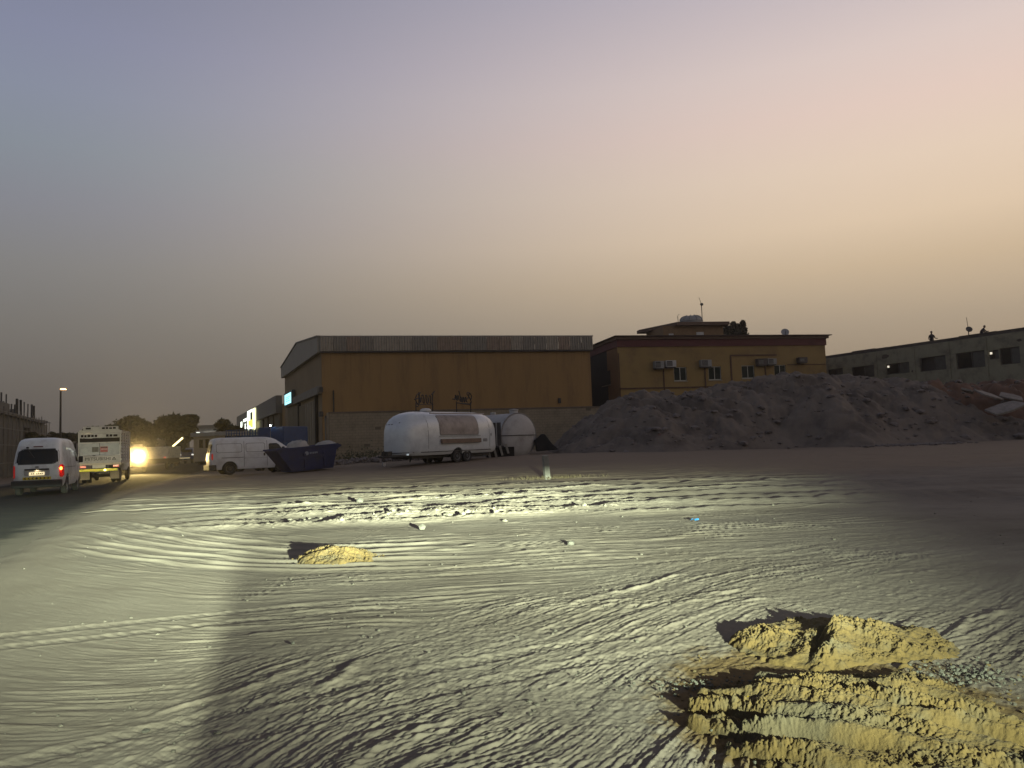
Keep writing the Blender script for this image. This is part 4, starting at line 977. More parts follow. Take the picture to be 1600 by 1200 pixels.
pb = MB().box(-.25, S.rear(0, .84) - .03, .76, .25, S.rear(0, .84) - .016, .88).build('licence_plate', mat('plate', (.7, .66, .5), rough=.5, emit=.9, ecol=(1, .82, .45), bump=0), van)
mb = MB()
for k, x in enumerate((-.18, -.12, -.02, .04, .10, .16)): mb.box(x, S.rear(0, .84) - .035, .795, x + .035, S.rear(0, .84) - .031, .845)
mb.build('plate_digits', blackm, pb)
MB().box(-.40, S.rear(0, .98) - .06, .955, .40, S.rear(0, .98) - .0, 1.01).build('handle_garnish', plast, van, bevel=.01)
point_light('plate_light', (0, S.rear(0, .9) - .06, .945), .8, (1, .75, .4), .02, van)
S.patch('rear', -.06, .06, 1.04, 1.10, .012, 4, 4, .02).build('badge', steel, van)
S.patch('rear', -.16, .16, 1.82, 1.86, .03, 4, 3, .01).build('high_brake_lamp', mat('brake_dark', (.10, .01, .01), rough=.3, bump=0), van)
MB().lathe([(.01, 0), (.05, 0), (.05, .05), (.01, .06)], 10, Matrix.Translation((-.34, S.rear(.3, 1.78) - .05, 1.78))).build('wiper_motor_cap', plast, van)
MB().tube([(-.34, S.rear(.3, 1.76) - .04, 1.76), (-.1, S.rear(.1, 1.45) - .03, 1.42)], .012).build('wiper', plast, van)
for s_ in (1, -1):
    a, b = (.725, .84) if s_ > 0 else (-.84, -.725)
    o = S.patch('rear', a, b, .66, 1.14, .012, 6, 8, .03).build('tail_lamp', tailred, van)
    if s_ > 0: S.patch('rear', .735, .80, .93, 1.05, .02, 4, 4, .02).build('bulb', tailon, o)
point_light('tail_light', (.80, S.rear(.8, .98) - .10, .98), 3.0, (1, .10, .05), .04, van)
chy = lin((225, 190, 20)); chm = mat('reflective_yellow', (.62, .48, .03), rough=.5, var=.05)
st = S.patch('rear', -.46, .46, .60, .70, .016, 10, 3).build('chevron_strip', chm, van)
for k in range(7):
    x0 = -.42 + k * .125 - .02; mb = MB(); sg = -1 if k < 3 else 1
    if k == 3: pts = [(x0 + .06 + .04 * math.cos(a), .65 + .04 * math.sin(a)) for a in np.linspace(0, 2 * math.pi, 10)[:-1]]
    else:
        c_ = x0 + .06; pts = [(c_ - .045 * sg, .605), (c_ - .005 * sg, .605), (c_ + .04 * sg, .65), (c_ - .005 * sg, .695), (c_ - .045 * sg, .695), (c_ - .0 * sg, .65)]
    yy = S.rear(0, .65) - .024; mb.prism(pts, yy, yy + .006, 'y').build('chevron', blackm, st)
# side glazing and mirror
S.patch('side', 3.0, 3.78, 1.22, 1.66, .006, 6, 6, .05, 1, skew=-.22).build('side_window', glassd, van, True)
S.patch('side', 3.0, 3.78, 1.22, 1.66, .006, 6, 6, .05, -1, skew=-.22).build('side_window', glassd, van, True)
S.patch('front', -.7, .7, 1.28, 1.85, .006, 10, 6, .06).build('windscreen', glassd, van, True)
S.patch('side', .4, 2.9, 1.02, 1.035, .006, 16, 2, 0, 1).build('door_track', plast, van)
for y in (1.75, 2.85): S.patch('side', y, y + .012, .5, 1.75, .003, 1, 10, 0, 1).build('door_seam', plast, van)
for s_ in (1, -1):
    MB().box(.86 * s_ - (.0 if s_ > 0 else .14), 3.82, 1.16, .86 * s_ + (.16 if s_ > 0 else .02), 3.92, 1.42).build('wing_mirror', plast, van, bevel=.03)
    S.patch('front', .55 * s_ - .15, .55 * s_ + .15, .78, .98, .01, 5, 4, .03).build('headlamp', mat('headlamp_lens', (.8, .8, .75), emit=4, ecol=(1, .85, .5), bump=0), van)
    spot_light('headlight', (.55 * s_, 4.82, .85), (.55 * s_, 12, .35), 380, (1, .88, .55), 60, .8, .05, van)

# --- lorry with white cage body ahead of it
tp = GP(156, 41.0); tp.z = 0
tk = empty('lorry', tp, hd - .02, label='small white lorry with slatted cage body and picture on its rear doors', cat='lorry')
wm = mat('lorry_white', (.40, .40, .38), rough=.6, var=.22, scale=2, var2=(.26, .25, .22))
W_, H0, H1, LN = .98, 1.12, 2.66, 4.3
MB().box(-W_ - .02, 0, .98, W_ + .02, LN, H0).build('deck', wm, tk, bevel=.01)
MB().box(-W_, -.03, H0 - .02, W_, .05, 1.42).build('tailboard', wm, tk, bevel=.01)
for s_ in (-1, 1):
    for y in (.03, 1.1, 2.2, 3.3, LN - .05): MB().box(s_ * W_ - .035, y - .035, H0, s_ * W_ + .035, y + .035, H1).build('cage_post', wm, tk)
    for k in range(9): MB().box(s_ * W_ - .015, .07, H0 + .12 + k * .165, s_ * W_ + .015, LN - .09, H0 + .20 + k * .165).build('cage_rail', wm, tk)
    MB().tube([(s_ * W_, .03, H1), (s_ * W_ * .96, .03, H1 + .08), (s_ * (W_ - .12), .03, H1 + .12)], .03).build('corner_hoop', wm, tk)
    MB().box(s_ * W_ - .05, .0, H1, s_ * W_ + .05, LN, H1 + .06).build('top_rail', wm, tk)
for y in (.03, 1.1, 2.2, 3.3, LN - .05): MB().box(-W_ + .036, y - .03, H1 + .061, W_ - .036, y + .03, H1 + .12).build('roof_bow', wm, tk)
MB().box(-W_ + .036, -.035, H1 - .02, W_ - .036, .03, H1 + .058).build('header_beam', wm, tk)
hb = MB().box(-W_ + .2, -.04, H1 + .122, W_ - .1, .0, H1 + .30).build('header_board', wm, tk)
hb2 = MB().box(-W_ + .04, -.045, H1 - .30, W_ - .04, -.005, H1 - .06).build('name_board', wm, tk)
def textmesh(s, size, m, name, par, M, depth=.006):
    c = bpy.data.curves.new(name, 'FONT'); c.body = s; c.size = size; c.extrude = depth; c.align_x = 'CENTER'; c.align_y = 'CENTER'
    o = bpy.data.objects.new(name, c); COL.objects.link(o); bpy.context.view_layer.update()
    me = bpy.data.meshes.new_from_object(o.evaluated_get(bpy.context.evaluated_depsgraph_get())); bpy.data.objects.remove(o)
    me.transform(M); return link(me, name, m, par)
# dark cut-outs in the two header boards, too blurred to read
rn = random.Random(9)
for bd, z0_, z1_, xs in ((hb, H1 + .16, H1 + .26, [(-.66, -.42), (.10, .24), (.28, .40), (.44, .58), (.62, .76)]), (hb2, H1 - .25, H1 - .12, [(-.88, -.76), (-.72, -.62), (-.58, -.44), (-.4, -.28), (-.24, -.12), (.30, .42), (.46, .60), (.64, .84)])):
    for a, b in xs: MB().box(a, -.054, z0_, b, -.047, z1_ - rn.uniform(0, .02)).build('board_slot', dark, bd)
MB().box(-W_ + .04, -.0, 2.12, W_ - .04, .02, H1 - .32).build('gap_shade_sheet', dark, tk)  # solid dark sheet; its colour gives the shade of the open gap
for x0, x1 in ((-W_ + .05, -.012), (.012, W_ - .05)):
    d_ = MB().box(x0, -.035, 1.45, x1, -.002, 2.08).build('rear_door', mat('door_grey_blue', (.30, .33, .34), rough=.5, var=.25, scale=3), tk, bevel=.005)
MB().box(-W_ + .04, -.05, 2.085, W_ - .04, .0, 2.14).build('door_head', wm, tk)
MB().box(-.012, -.05, 1.45, .012, -.0, 2.08).build('door_meeting_bar', blackm, tk)
MB().box(-.36, -.043, 1.62, -.05, -.037, 1.88).build('door_picture', mat('picture_dark', (.09, .09, .075), rough=.6, var=.5, scale=12), tk)
pf = MB().box(.03, -.043, 1.60, .38, -.037, 1.90).build('door_picture', mat('picture_red', (.33, .10, .09), rough=.6, var=.3, scale=9), tk)
MB().box(.06, -.052, 1.83, .36, -.045, 1.88).build('picture_band', blackm, pf); MB().box(.06, -.052, 1.74, .36, -.045, 1.78).build('picture_band', mat('picture_white', (.4, .38, .36)), pf)
Mt = Matrix.Translation((-.08, -.045, 1.25)) @ Matrix.Rotation(R(90), 4, 'X')
tl = textmesh('MITSUBISHI', .24, blackm, 'tailboard_lettering', tk, Mt)
mb = MB()
for ax, azz in ((.68, 1.29), (.63, 1.215), (.73, 1.215)): mb.prism([(ax, azz - .045), (ax + .045, azz), (ax, azz + .045), (ax - .045, azz)], -.05, -.04, 'y')
mb.build('emblem', blackm, tk)
MB().box(-W_ - .1, -.02, .93, W_ + .05, .10, 1.03).build('rear_sill', mat('sill_cream', (.5, .46, .34), rough=.6), tk)
yst = mat('reflective_strip', (.85, .80, .02), rough=.4, var=.05, bump=0)
MB().box(-W_ - .15, -.10, .60, W_ - .12, -.04, .74).build('reflector_bar', yst, tk, bevel=.01)
MB().box(-W_ + .05, -.03, .62, W_ - .1, .04, .73).build('under_run_bar', wm, tk)
MB().box(-.34, -.07, .77, .28, -.04, .93).build('licence_plate', mat('plate_white', (.6, .58, .45), rough=.5), tk)
for s_ in (-1, 1):
    l_ = MB().box(s_ * .78 - .14, -.08, .80, s_ * .78 + .14, -.03, .91).build('tail_lamp', mat('lorry_lamp', (.5, .12, .08), rough=.3, emit=.6, ecol=(1, .35, .2), bump=0), tk, bevel=.01)
    MB().box(s_ * .70 - .22, .06, .18, s_ * .70 + .22, .09, .62).build('mud_flap', mat('mud_flap', (.30, .26, .17), rough=.8), tk)
    for dx in (-.12, .12): wheel(tk, s_ * (.70 + dx), .75, .37, .2, s_)
    wheel(tk, s_ * .8, 4.9, .37, .2, s_)
MB().box(.22, -.12, .62, .30, -.10, .70).build('marker_lamp', mat('marker', (1, 1, .8), emit=6, ecol=(1, .95, .5), bump=0), tk)
MB().box(-.4, .1, .5, .4, 6.0, .95).build('chassis', blackm, tk)
MB().tube([(-.75, .75, .37), (.75, .75, .37)], .09).build('axle', blackm, tk)
cab = Shell([(.55, 4.4, 6.05, .84), (1.0, 4.38, 6.1, .86), (1.3, 4.38, 6.05, .86), (1.9, 4.45, 5.7, .80), (2.05, 4.55, 5.55, .74)], 7); cab.mesh(48).build('cab', whitep, tk, True)
cab.patch('front', -.7, .7, 1.3, 1.85, .006, 8, 5, .04).build('windscreen', glassd, tk, True)

# --- oncoming lorry with blazing headlamp
p = GP(216, 62); p.z = 0
on = empty('box_lorry', p, 0, label='oncoming white box lorry with blazing headlamp beyond the cage lorry', cat='lorry')
fz_ = math.atan2(-p.x, p.y) ; on.rotation_euler.z = fz_ + math.pi + .35   # local +y towards the camera
hot = mat('headlamp_blaze', (1, .9, .6), emit=70, ecol=(1, .80, .36), bump=0)
Sb = Shell([(.4, 0, 1.7, .85), (1.0, 0, 1.75, .87), (1.3, 0, 1.7, .87), (1.9, 0, 1.4, .82), (2.05, .1, 1.2, .76)], 7)
Sb.mesh(48).build('cab', mat('cab_dark_cream', (.10, .09, .075), rough=.6), on, True, (0, -1.7, 0)); 
MB().box(-1.0, -6.2, .9, 1.0, -1.8, 2.25).build('cargo_box', wm, on, bevel=.02)
MB().box(-.4, -6.0, .45, .4, -.3, .9).build('chassis', blackm, on)
g = Sb.patch('front', -.7, .7, 1.3, 1.85, .006, 8, 5, .04).build('windscreen', glassd, on, True, (0, -1.7, 0))
for s_ in (-1, 1):
    wheel(on, s_ * .8, -.9, .37, .22, s_); wheel(on, s_ * .8, -5.0, .37, .22, s_)
hl = GP(215, 60.3)
z_h = P(215, 715, 60.3)
def ball(r): return [(.01, -r)] + [(r * math.sin(a), -r * math.cos(a)) for a in np.linspace(.3, math.pi - .3, 8)] + [(.01, r)]
bpy.context.view_layer.update(); Io = on.matrix_world.inverted()
q = Io @ z_h
MB().lathe(ball(.16), 16, Matrix.Translation(q)).build('headlamp', hot, on, True)
MB().lathe(ball(.05), 12, Matrix.Translation(q + Vector((1.3, 0, 0)))).build('headlamp', mat('headlamp_dim', (1, .9, .6), emit=14, ecol=(1, .82, .45), bump=0), on, True)
dpos = z_h + (CAM - z_h).normalized() * .3 + Vector((0, 0, .1))
spot_light('oncoming_headlight', dpos, (0, 0, 1.4), 14000, (1, .72, .26), 36, 1, .1)
du = MB().lathe(ball(1.0), 20).build('halo_dust_cloud', blackm); du.data.materials.clear()  # local dust made denser to spread a halo round the headlamp
du.location = z_h + Vector((.4, -.6, -.1)); du.scale = (6.5, 6.5, 4.6)
m = bpy.data.materials.new('halo_dust'); m.use_nodes = True; t = m.node_tree; t.nodes.clear()
tcd = N(t, 'ShaderNodeTexCoord'); ln = N(t, 'ShaderNodeVectorMath', operation='LENGTH'); L(t, tcd, 'Object', ln, 0)
r0_ = N(t, 'ShaderNodeMapRange', inp={1: 0, 2: .97, 3: 1, 4: 0}); L(t, ln, 'Value', r0_, 0)
rp_ = N(t, 'ShaderNodeMath', operation='POWER', inp={1: 3.0}); L(t, r0_, 0, rp_, 0)
r1_ = N(t, 'ShaderNodeMath', operation='MULTIPLY', inp={1: .065}); L(t, rp_, 0, r1_, 0)
pv = N(t, 'ShaderNodeVolumePrincipled'); pv.inputs['Color'].default_value = (.95, .88, .75, 1); pv.inputs['Anisotropy'].default_value = .72
L(t, r1_, 0, pv, 'Density'); ou = N(t, 'ShaderNodeOutputMaterial'); L(t, pv, 0, ou, 'Volume'); du.data.materials.append(m)
tag(du, 'dust in the beam of the oncoming lorry, thickened to spread a headlamp halo', kind='stuff')
# pale lorry side beyond, lit by it
p = GP(240, 70); t_ = empty('parked_lorry', (p.x, p.y, 0), .15, label='pale parked lorry box right of the blazing headlamp', cat='lorry')
MB().box(-1.1, -.5, 1.0, 1.4, 3.5, 2.05).build('cargo_box', mat('cream_box', (.62, .58, .45), rough=.6, var=.3, scale=3), t_, bevel=.02)
MB().box(-1.0, -.45, .55, 1.3, 3.4, .98).build('chassis', blackm, t_)
for s_ in (-1, 1):
    wheel(t_, s_ * .95 + .1, .5, .4, .25, s_); MB().box(s_ * .9 + .1, -.54, 1.0, s_ * .9 + .3, -.5, 1.15).build('tail_lamp', mat('lorry_lamp', (.5, .12, .08)), t_)

# --- parked white panel van, side on
bpy.context.view_layer.update()
p0 = P(325, 736, 41.3); p1 = P(456, 730, 43.6)
d = Vector((p1.x - p0.x, p1.y - p0.y)); ang = math.atan2(d.y, d.x) - math.pi / 2
pc = (p0 + p1) / 2
gzv = P(354, 742, 41.6).z
v2 = empty('panel_van', (p0.x, p0.y, gzv), ang, label='parked dusty white panel van seen side on behind the blue skip', cat='van')
LV = 4.75
S2 = Shell([(.30, .06, LV - .1, .80), (.42, .0, LV, .84), (.85, -.02, LV + .02, .85), (1.05, .0, LV - .1, .85), (1.15, .02, LV - .35, .845), (1.5, .08, LV - .85, .80), (1.80, .14, LV - 1.28, .73), (1.90, .2, LV - 1.5, .68), (1.96, .32, LV - 1.75, .58), (1.98, .5, LV - 2.0, .4)], 8)
body = S2.mesh(80).build('body', dirtyw, v2, True); cut(body, cyls=[(-1, 1, .95, .33, .40), (-1, 1, 3.62, .33, .40)])
MB().box(-.6, .3, .28, .6, 4.3, .7).build('underbody', blackm, v2)
for y in (.95, 3.62): wheel(v2, .76, y, .33, .19, 1); wheel(v2, -.76, y, .33, .19, -1)
def seamrect(face, u0, u1, z0, z1, name, sgn=1, m=None, lift=.004):
    # shallow pressed window blank: a seam frame and a raised blank inside it
    o = S2.patch('side', u0, u1, z0, z1, lift, 8, 8, .07, sgn).build(name, mat('seam_grey', (.10, .10, .10), rough=.8), v2, True)
    S2.patch('side', u0 + .02, u1 - .02, z0 + .02, z1 - .02, lift + .004, 8, 8, .06, sgn).build('blank_panel', m or dirtyw, o, True)
seamrect('side', .28, 1.58, 1.18, 1.66, 'window_blank'); seamrect('side', 1.78, 2.78, 1.18, 1.66, 'window_blank')
S2.patch('side', 2.98, 3.78, 1.18, 1.62, .008, 8, 6, .06, 1, skew=-.30).build('cab_window', glassd, v2, True)
for y in (1.68, 2.88): S2.patch('side', y, y + .02, .42, 1.78, .004, 1, 10, 0, 1).build('door_seam', mat('seam_grey', (.10, .10, .10)), v2)
S2.patch('side', .55, 1.66, .90, .925, .014, 8, 2, 0, 1).build('door_track', plast, v2)
S2.patch('side', 1.68, 2.9, .86, .868, .004, 8, 1, 0, 1).build('door_seam', mat('seam_grey', (.10, .10, .10)), v2)
for y in (2.70, 2.96): S2.patch('side', y, y + .09, .96, 1.12, .02, 2, 4, .02, 1).build('door_handle', plast, v2)
S2.patch('side', .05, .13, .82, 1.15, .008, 2, 5, .02, 1).build('tail_lamp', tailred, v2)
MB().box(-.85, -.10, .26, .87, .28, .56).build('rear_bumper', plast, v2, bevel=.04)
MB().box(.83, 3.68, 1.18, 1.0, 3.80, 1.42).build('wing_mirror', plast, v2, bevel=.03)
S2.patch('front', -.68, .68, 1.22, 1.75, .006, 10, 6, .06).build('windscreen', glassd, v2, True)
S2.patch('rear', -.6, .6, 1.2, 1.65, .006, 10, 6, .06).build('rear_window', glassd, v2, True)

# --- blue skip with sacks in it
blue = mat('skip_blue', (.006, .014, .07), rough=.6, var=.5, scale=2, bump=.2, bscale=12, var2=(.014, .018, .04))
a = P(457, 738, 38); b = P(521, 729, 39.2); d = Vector((b.x - a.x, b.y - a.y)); Lb = d.length
sk_ = empty('skip', (a.x, a.y, min(a.z, b.z)), math.atan2(d.y, d.x), label='dark blue rubbish skip with sloping ends in front of the parked van', cat='skip')
sk_.rotation_euler.y = -math.atan2(b.z - a.z, Lb) * .75
sk_.location.z = a.z
H = 1.12; eL, eR = .74, .26; Wd = 1.7
def skip_sheet(mb, pts, t=.03):     # extruded wall from quad
    q = [Vector(p) for p in pts]; n = (q[1] - q[0]).cross(q[3] - q[0]).normalized() * t; i = len(mb.v)
    mb.v += [tuple(p) for p in q] + [tuple(p + n) for p in q]
    for f in ((0, 1, 2, 3), (7, 6, 5, 4), (0, 4, 5, 1), (1, 5, 6, 2), (2, 6, 7, 3), (3, 7, 4, 0)): mb.f.append(tuple(i + k for k in f))
for nm, yy, sg in (('side_panel', 0, 1), ('side_panel', Wd, -1)):
    mb = MB(); skip_sheet(mb, [(0, yy, .05), (Lb, yy, .05), (Lb + eR, yy - .10 * sg, H), (-eL, yy - .10 * sg, H)], .03 * sg); mb.build(nm, blue, sk_)
mb = MB(); skip_sheet(mb, [(0, .0, .05), (0, Wd, .05), (-eL, Wd + .1, H), (-eL, -.1, H)], .03); mb.build('end_panel', blue, sk_)
mb = MB(); skip_sheet(mb, [(Lb, .0, .05), (Lb, Wd, .05), (Lb + eR, Wd + .1, H), (Lb + eR, -.1, H)], -.03); mb.build('end_panel', blue, sk_)
MB().box(0, 0, 0, Lb, Wd, .05).build('floor_plate', blue, sk_)
MB().box(-eL * .5, -.10, H * .52, Lb + eR * .55, -.055, H * .52 + .07).build('side_rail', blue, sk_)
for yy in (-.17, Wd + .07): MB().box(-eL - .05, yy, H, Lb + eR + .05, yy + .1, H + .08).build('top_rail', blue, sk_, bevel=.01)
MB().prism([(Lb + eR - .1, H - .25), (Lb + eR + .26, H - .08), (Lb + eR + .26, H), (Lb + eR, H + .079)], 0, Wd, 'y').build('end_lip', blue, sk_)
for x in (.6, Lb - .5):
    MB().box(x, -.14, .10, x + .07, -.0, H * .5).build('lifting_rib', blue, sk_); MB().lathe([(.01, 0), (.06, 0), (.06, .14), (.01, .14)], 12, Matrix.Translation((x + .03, -.05, H * .72)) @ Matrix.Rotation(R(90), 4, 'X')).build('lifting_lug', blue, sk_)
lg = mat('skip_logo', (.20, .22, .26), rough=.6, bump=0)
MB().lathe([(.01, 0), (.10, 0), (.10, .006), (.01, .006)], 16, Matrix.Translation((.75, -.112, H * .76)) @ Matrix.Rotation(R(90), 4, 'X')).build('logo_disc', lg, sk_)
mb = MB()
for k in range(5): mb.box(.90 + k * .085, -.118, H * .72, .955 + k * .085, -.112, H * .80)
mb.build('logo_lettering', lg, sk_)
def sack(px, py, D, s, label):
    p = P(px, py, D); n = 26; u, v = np.meshgrid(np.linspace(0, 2 * math.pi, n), np.linspace(.02, math.pi - .02, n // 2))
    r = 1 + .22 * pn(u * 1.5 + px, v * 2.2, px) + .1 * pn(u * 5, v * 5, px + 3); r[:, -1] = r[:, 0]
    X_, Y_, Z_ = s[0] * r * np.sin(v) * np.cos(u), s[1] * r * np.sin(v) * np.sin(u), s[2] * r * np.cos(v)
    o = grid_mesh(X_ + p.x, Y_ + p.y, Z_ + p.z, 'sack', mat('woven_sack', (.36, .35, .32), rough=.8, var=.25, scale=5), label=label, cat='sack', group='sacks heaped in the blue skip')
sack(466, 699, 39.2, (.55, .4, .34), 'white sack showing over the left half of the skip rim')
sack(510, 698, 39.8, (.60, .45, .30), 'grey sheet covered sack over the right end of the skip rim')
sack(492, 706, 39.6, (.5, .4, .25), 'low sack sunk between the two higher ones in the skip')

# --- rounded food trailer
alum = mat('painted_aluminium', (.56, .60, .62), rough=.24, metal=.08, var=.07, scale=1.2, bump=.06, bscale=5, var2=(.44, .47, .50))
f0 = P(602, 724, 38.6); ax = Vector((.60, .80)).normalized()
f0 = P(614, 724, 38.0)
TL = 7.3
tr_ = empty('food_trailer', (f0.x, f0.y, P(690, 724, 40).z), math.atan2(ax.y, ax.x) - math.pi / 2, label='rounded silvery white food trailer with serving hatch parked by the block wall', cat='trailer')
lv = [(.46, .20, TL - .2, 1.02), (.55, .04, TL - .04, 1.10), (.75, 0, TL, 1.17), (1.3, .02, TL - .02, 1.18), (1.75, .05, TL - .05, 1.17), (2.05, .14, TL - .14, 1.12), (2.28, .30, TL - .30, 1.01), (2.46, .52, TL - .52, .84), (2.58, .80, TL - .80, .62), (2.66, 1.15, TL - 1.15, .36), (2.68, 1.6, TL - 1.6, .15)]
S3 = Shell(lv, 4.4)
body = S3.mesh(96).build('body', alum, tr_, True); cut(body, cyls=[(-1.4, 1.4, 3.55, .36, .44), (-1.4, 1.4, 4.35, .36, .44)])
MB().box(-.7, .6, .30, .7, TL - .6, .6).build('chassis', blackm, tr_)
for y in (3.55, 4.35):
    for s_ in (1, -1): wheel(tr_, s_ * 1.0, y, .35, .22, s_)
SD = 1      # visible side is the right hand one seen from the front
def tp_(u0, u1, z0, z1, name, m, off=.01, cr=0, **k): return S3.patch('side', u0, u1, z0, z1, off, 14, 10, cr, SDs, **k).build(name, m, tr_, True)
SDs = 1
HS = -1
seam = mat('trailer_seam', (.07, .07, .075), rough=.6)
for SDs in (1, -1):
    for y in (1.35, 6.2): tp_(y, y + .02, .6, 2.4, 'seam_line', seam, .004)
    S3.patch('side', .9, TL - .9, .60, .64, .014, 14, 2, 0, SDs).build('belt_trim', seam, tr_)
SDs = 1
hf = tp_(2.15, 5.25, 1.42, 2.52, 'hatch_frame', mat('hatch_frame', (.16, .15, .15), rough=.5), .006, .06)
S3.patch('side', 2.2, 5.20, 1.47, 2.48, .014, 14, 10, .06, SDs).build('hatch_cover', mat('weathered_hatch', (.27, .24, .22), rough=.6, metal=.1, var=.45, scale=1.6, bump=.3, bscale=6, var2=(.15, .13, .12)), hf, True)
tp_(2.1, 5.35, 1.36, 1.40, 'hatch_rail', mat('rail_steel', (.25, .28, .30), rough=.4, metal=.5), .05)
MB().box(1.18, 2.2, 1.02, 1.30, 5.3, 1.24).build('serving_counter', mat('counter_wood', (.15, .105, .075), rough=.7, var=.3, scale=3), tr_, bevel=.01)
MB().box(1.0, 1.6, 2.52, 1.06, 5.9, 2.58).build('awning_tube', mat('awning_tube', (.30, .27, .26), rough=.5), tr_, bevel=.02)
tp_(5.6, 6.0, 1.05, 1.22, 'decal', mat('decal_grey', (.18, .19, .2), rough=.5), .008, .03)
tp_(6.3, 6.8, .8, 2.1, 'door_panel', alum, .008, .08)
tp_(6.35, 6.41, 1.35, 1.5, 'door_handle', blackm, .02, .01)
for x in (-.62, -.42, -.22): S3.patch('rear', x, x + .13, 2.02, 2.05, .006, 3, 2).build('vent_slot', dark, tr_)
S3.patch('rear', .30, .38, 2.08, 2.12, .006, 3, 2).build('vent_slot', dark, tr_)
S3.patch('rear', -.95, .95, .60, .64, .014, 14, 2).build('front_trim', seam, tr_)
MB().lathe([(.01, 0), (.24, 0), (.24, .06), (.30, .08), (.28, .16), (.18, .22), (.01, .24)], 18, Matrix.Translation((.1, 2.3, 2.62))).build('roof_vent', mat('vent_white', (.5, .5, .48), rough=.5), tr_, True)
MB().tube([(-.6, .5, .42), (0, -.75, .45)], .05).build('drawbar', blackm, tr_); MB().tube([(.6, .5, .42), (0, -.75, .45)], .05).build('drawbar', blackm, tr_)
MB().tube([(0, -.75, .45), (0, -.95, .48)], .06).build('coupling', blackm, tr_)
MB().box(-.22, -.55, .50, .22, -.25, .72).build('drawbar_box', blackm, tr_, bevel=.02)
MB().tube([(0, -.6, .75), (0, -.6, .16)], .035).build('jockey_post', blackm, tr_)
MB().lathe([(.05, -.03), (.11, -.03), (.11, .03), (.05, .03)], 14, Matrix.Translation((0, -.6, .11)) @ Matrix.Rotation(R(90), 4, 'Y')).build('jockey_wheel', mat('grey_wheel', (.25, .25, .25), rough=.6), tr_)
for x in (-.5, .75): MB().box(x, .2, .50, x + .09, .26, .56).build('marker_light', mat('marker_pale', (.8, .85, .85), rough=.2, emit=.35, ecol=(.8, .95, 1), bump=0), tr_)
for s_ in (-1, 1): MB().tube([(s_ * .6, 1.8, .42), (s_ * .6, 1.8, .12)], .04).build('stabiliser_leg', blackm, tr_)
MB().box(-.2, 4.9, .18, .35, 5.5, .38).build('spare_wheel_tray', blackm, tr_)
# wire script signs on the roof, seen from behind
ink = mat('sign_script_black', (.012, .010, .010), rough=.6, bump=0)
def script(px0, px1, py0, py1, D, strokes, label, legs):
    a = P(px0, py1, D[0]); b = P(px1, py1, D[1]); d = (b - a); d.z = 0; Ln = d.length; hz = P(px0, py0, D[0]).z - a.z
    t_ = empty('script_sign', a, math.atan2(d.y, d.x), label=label, cat='sign', group='script signs on the trailer roof')
    for s in strokes:
        pts = [Vector((x * Ln, 0, z * hz)) for x, z in s]
        fine = []
        for k in range(len(pts) - 1):
            p0_ = pts[max(k - 1, 0)]; p1_, p2_ = pts[k], pts[k + 1]; p3_ = pts[min(k + 2, len(pts) - 1)]
            for t in (0, .33, .66): fine.append(.5 * ((2 * p1_) + (-p0_ + p2_) * t + (2 * p0_ - 5 * p1_ + 4 * p2_ - p3_) * t * t + (-p0_ + 3 * p1_ - 3 * p2_ + p3_) * t ** 3))
        fine.append(pts[-1]); MB().tube(fine, .032, 5).build('letter_stroke', ink, t_)
    for x in legs: MB().tube([(x * Ln, 0, .30 * hz), (x * Ln, 0, -.45)], .03, 6).build('sign_leg', ink, t_)
    MB().tube([(legs[0] * Ln, 0, .18 * hz), (legs[-1] * Ln, 0, .22 * hz)], .018, 5).build('sign_rail', ink, t_)
def loops(x0, x1, n, z0=.35, z1=.75, lean=-.03):
    s = []; w_ = (x1 - x0) / n
    for k in range(n):
        x = x0 + k * w_; s += [(x, z0), (x + w_ * .5 + lean, z1), (x + w_ * .9 + lean, z1 * .95), (x + w_ * .6, z0 + .05)]
    return s + [(x1, z0)]
script(648, 679, 612, 636, (40.6, 42.5), [[(.30, .98), (.12, .8), (.05, .55), (.10, .3), (.2, .2), (.26, .5), (.22, .98), (.20, .15), (.10, .05)], [(.0, .5), (.25, .62), (.35, .6)], loops(.30, .86, 3, .32, .8), [(.96, 1.1), (.90, .75), (.88, .3), (.92, .25)], [(.86, .9), (1.02, 1.15)]], 'black wire script sign on the front of the trailer roof above the white vent', (.06, .9))
script(709, 737, 611, 634, (43.0, 44.6), [[(.98, .5), (1.0, .75), (.88, .95), (.74, .9), (.92, .55), (.98, .25), (.86, .1)], [(.88, .9), (.80, .55), (.72, .5)], loops(.36, .76, 3, .3, .6, -.05), [(.30, 1.05), (.42, .3)], loops(.08, .34, 2, .4, .7, -.05), [(-.05, .45), (.12, .5), (.10, .75)], [(.2, .2), (.95, .12)]], 'black wire script sign on the rear of the trailer roof, letters reversed', (.15, .94))

# --- white cylindrical tank lying behind the trailer, tarpaulin, steps
c_ = P(811, 680, 47.5); rT = 35 / F * 47.5
tk2 = empty('storage_tank', (c_.x, c_.y, c_.z - rT), R(38), label='big white horizontal cylinder tank partly behind the food trailer', cat='tank')
tw = mat('tank_white', (.36, .355, .345), rough=.6, var=.2, scale=1.2, bump=.1, var2=(.24, .23, .22))
Mh = Matrix.Translation((0, 0, rT)) @ Matrix.Rotation(R(-90), 4, 'X')
prof = [(.01, -.30), (rT * .35, -.27), (rT * .7, -.17), (rT * .92, -.04), (rT, .08), (rT, .55), (rT * .985, .56), (rT * .985, .62), (rT, .63), (rT, 4.4), (rT * .9, 4.55), (.01, 4.75)]
MB().lathe(prof, 44, Mh).build('tank_shell', tw, tk2, True)
MB().lathe([(rT + .004, .0), (rT + .014, .01), (rT + .014, .05), (rT + .004, .06)], 44, Mh).build('end_band', mat('band', (.2, .19, .18)), tk2, True)
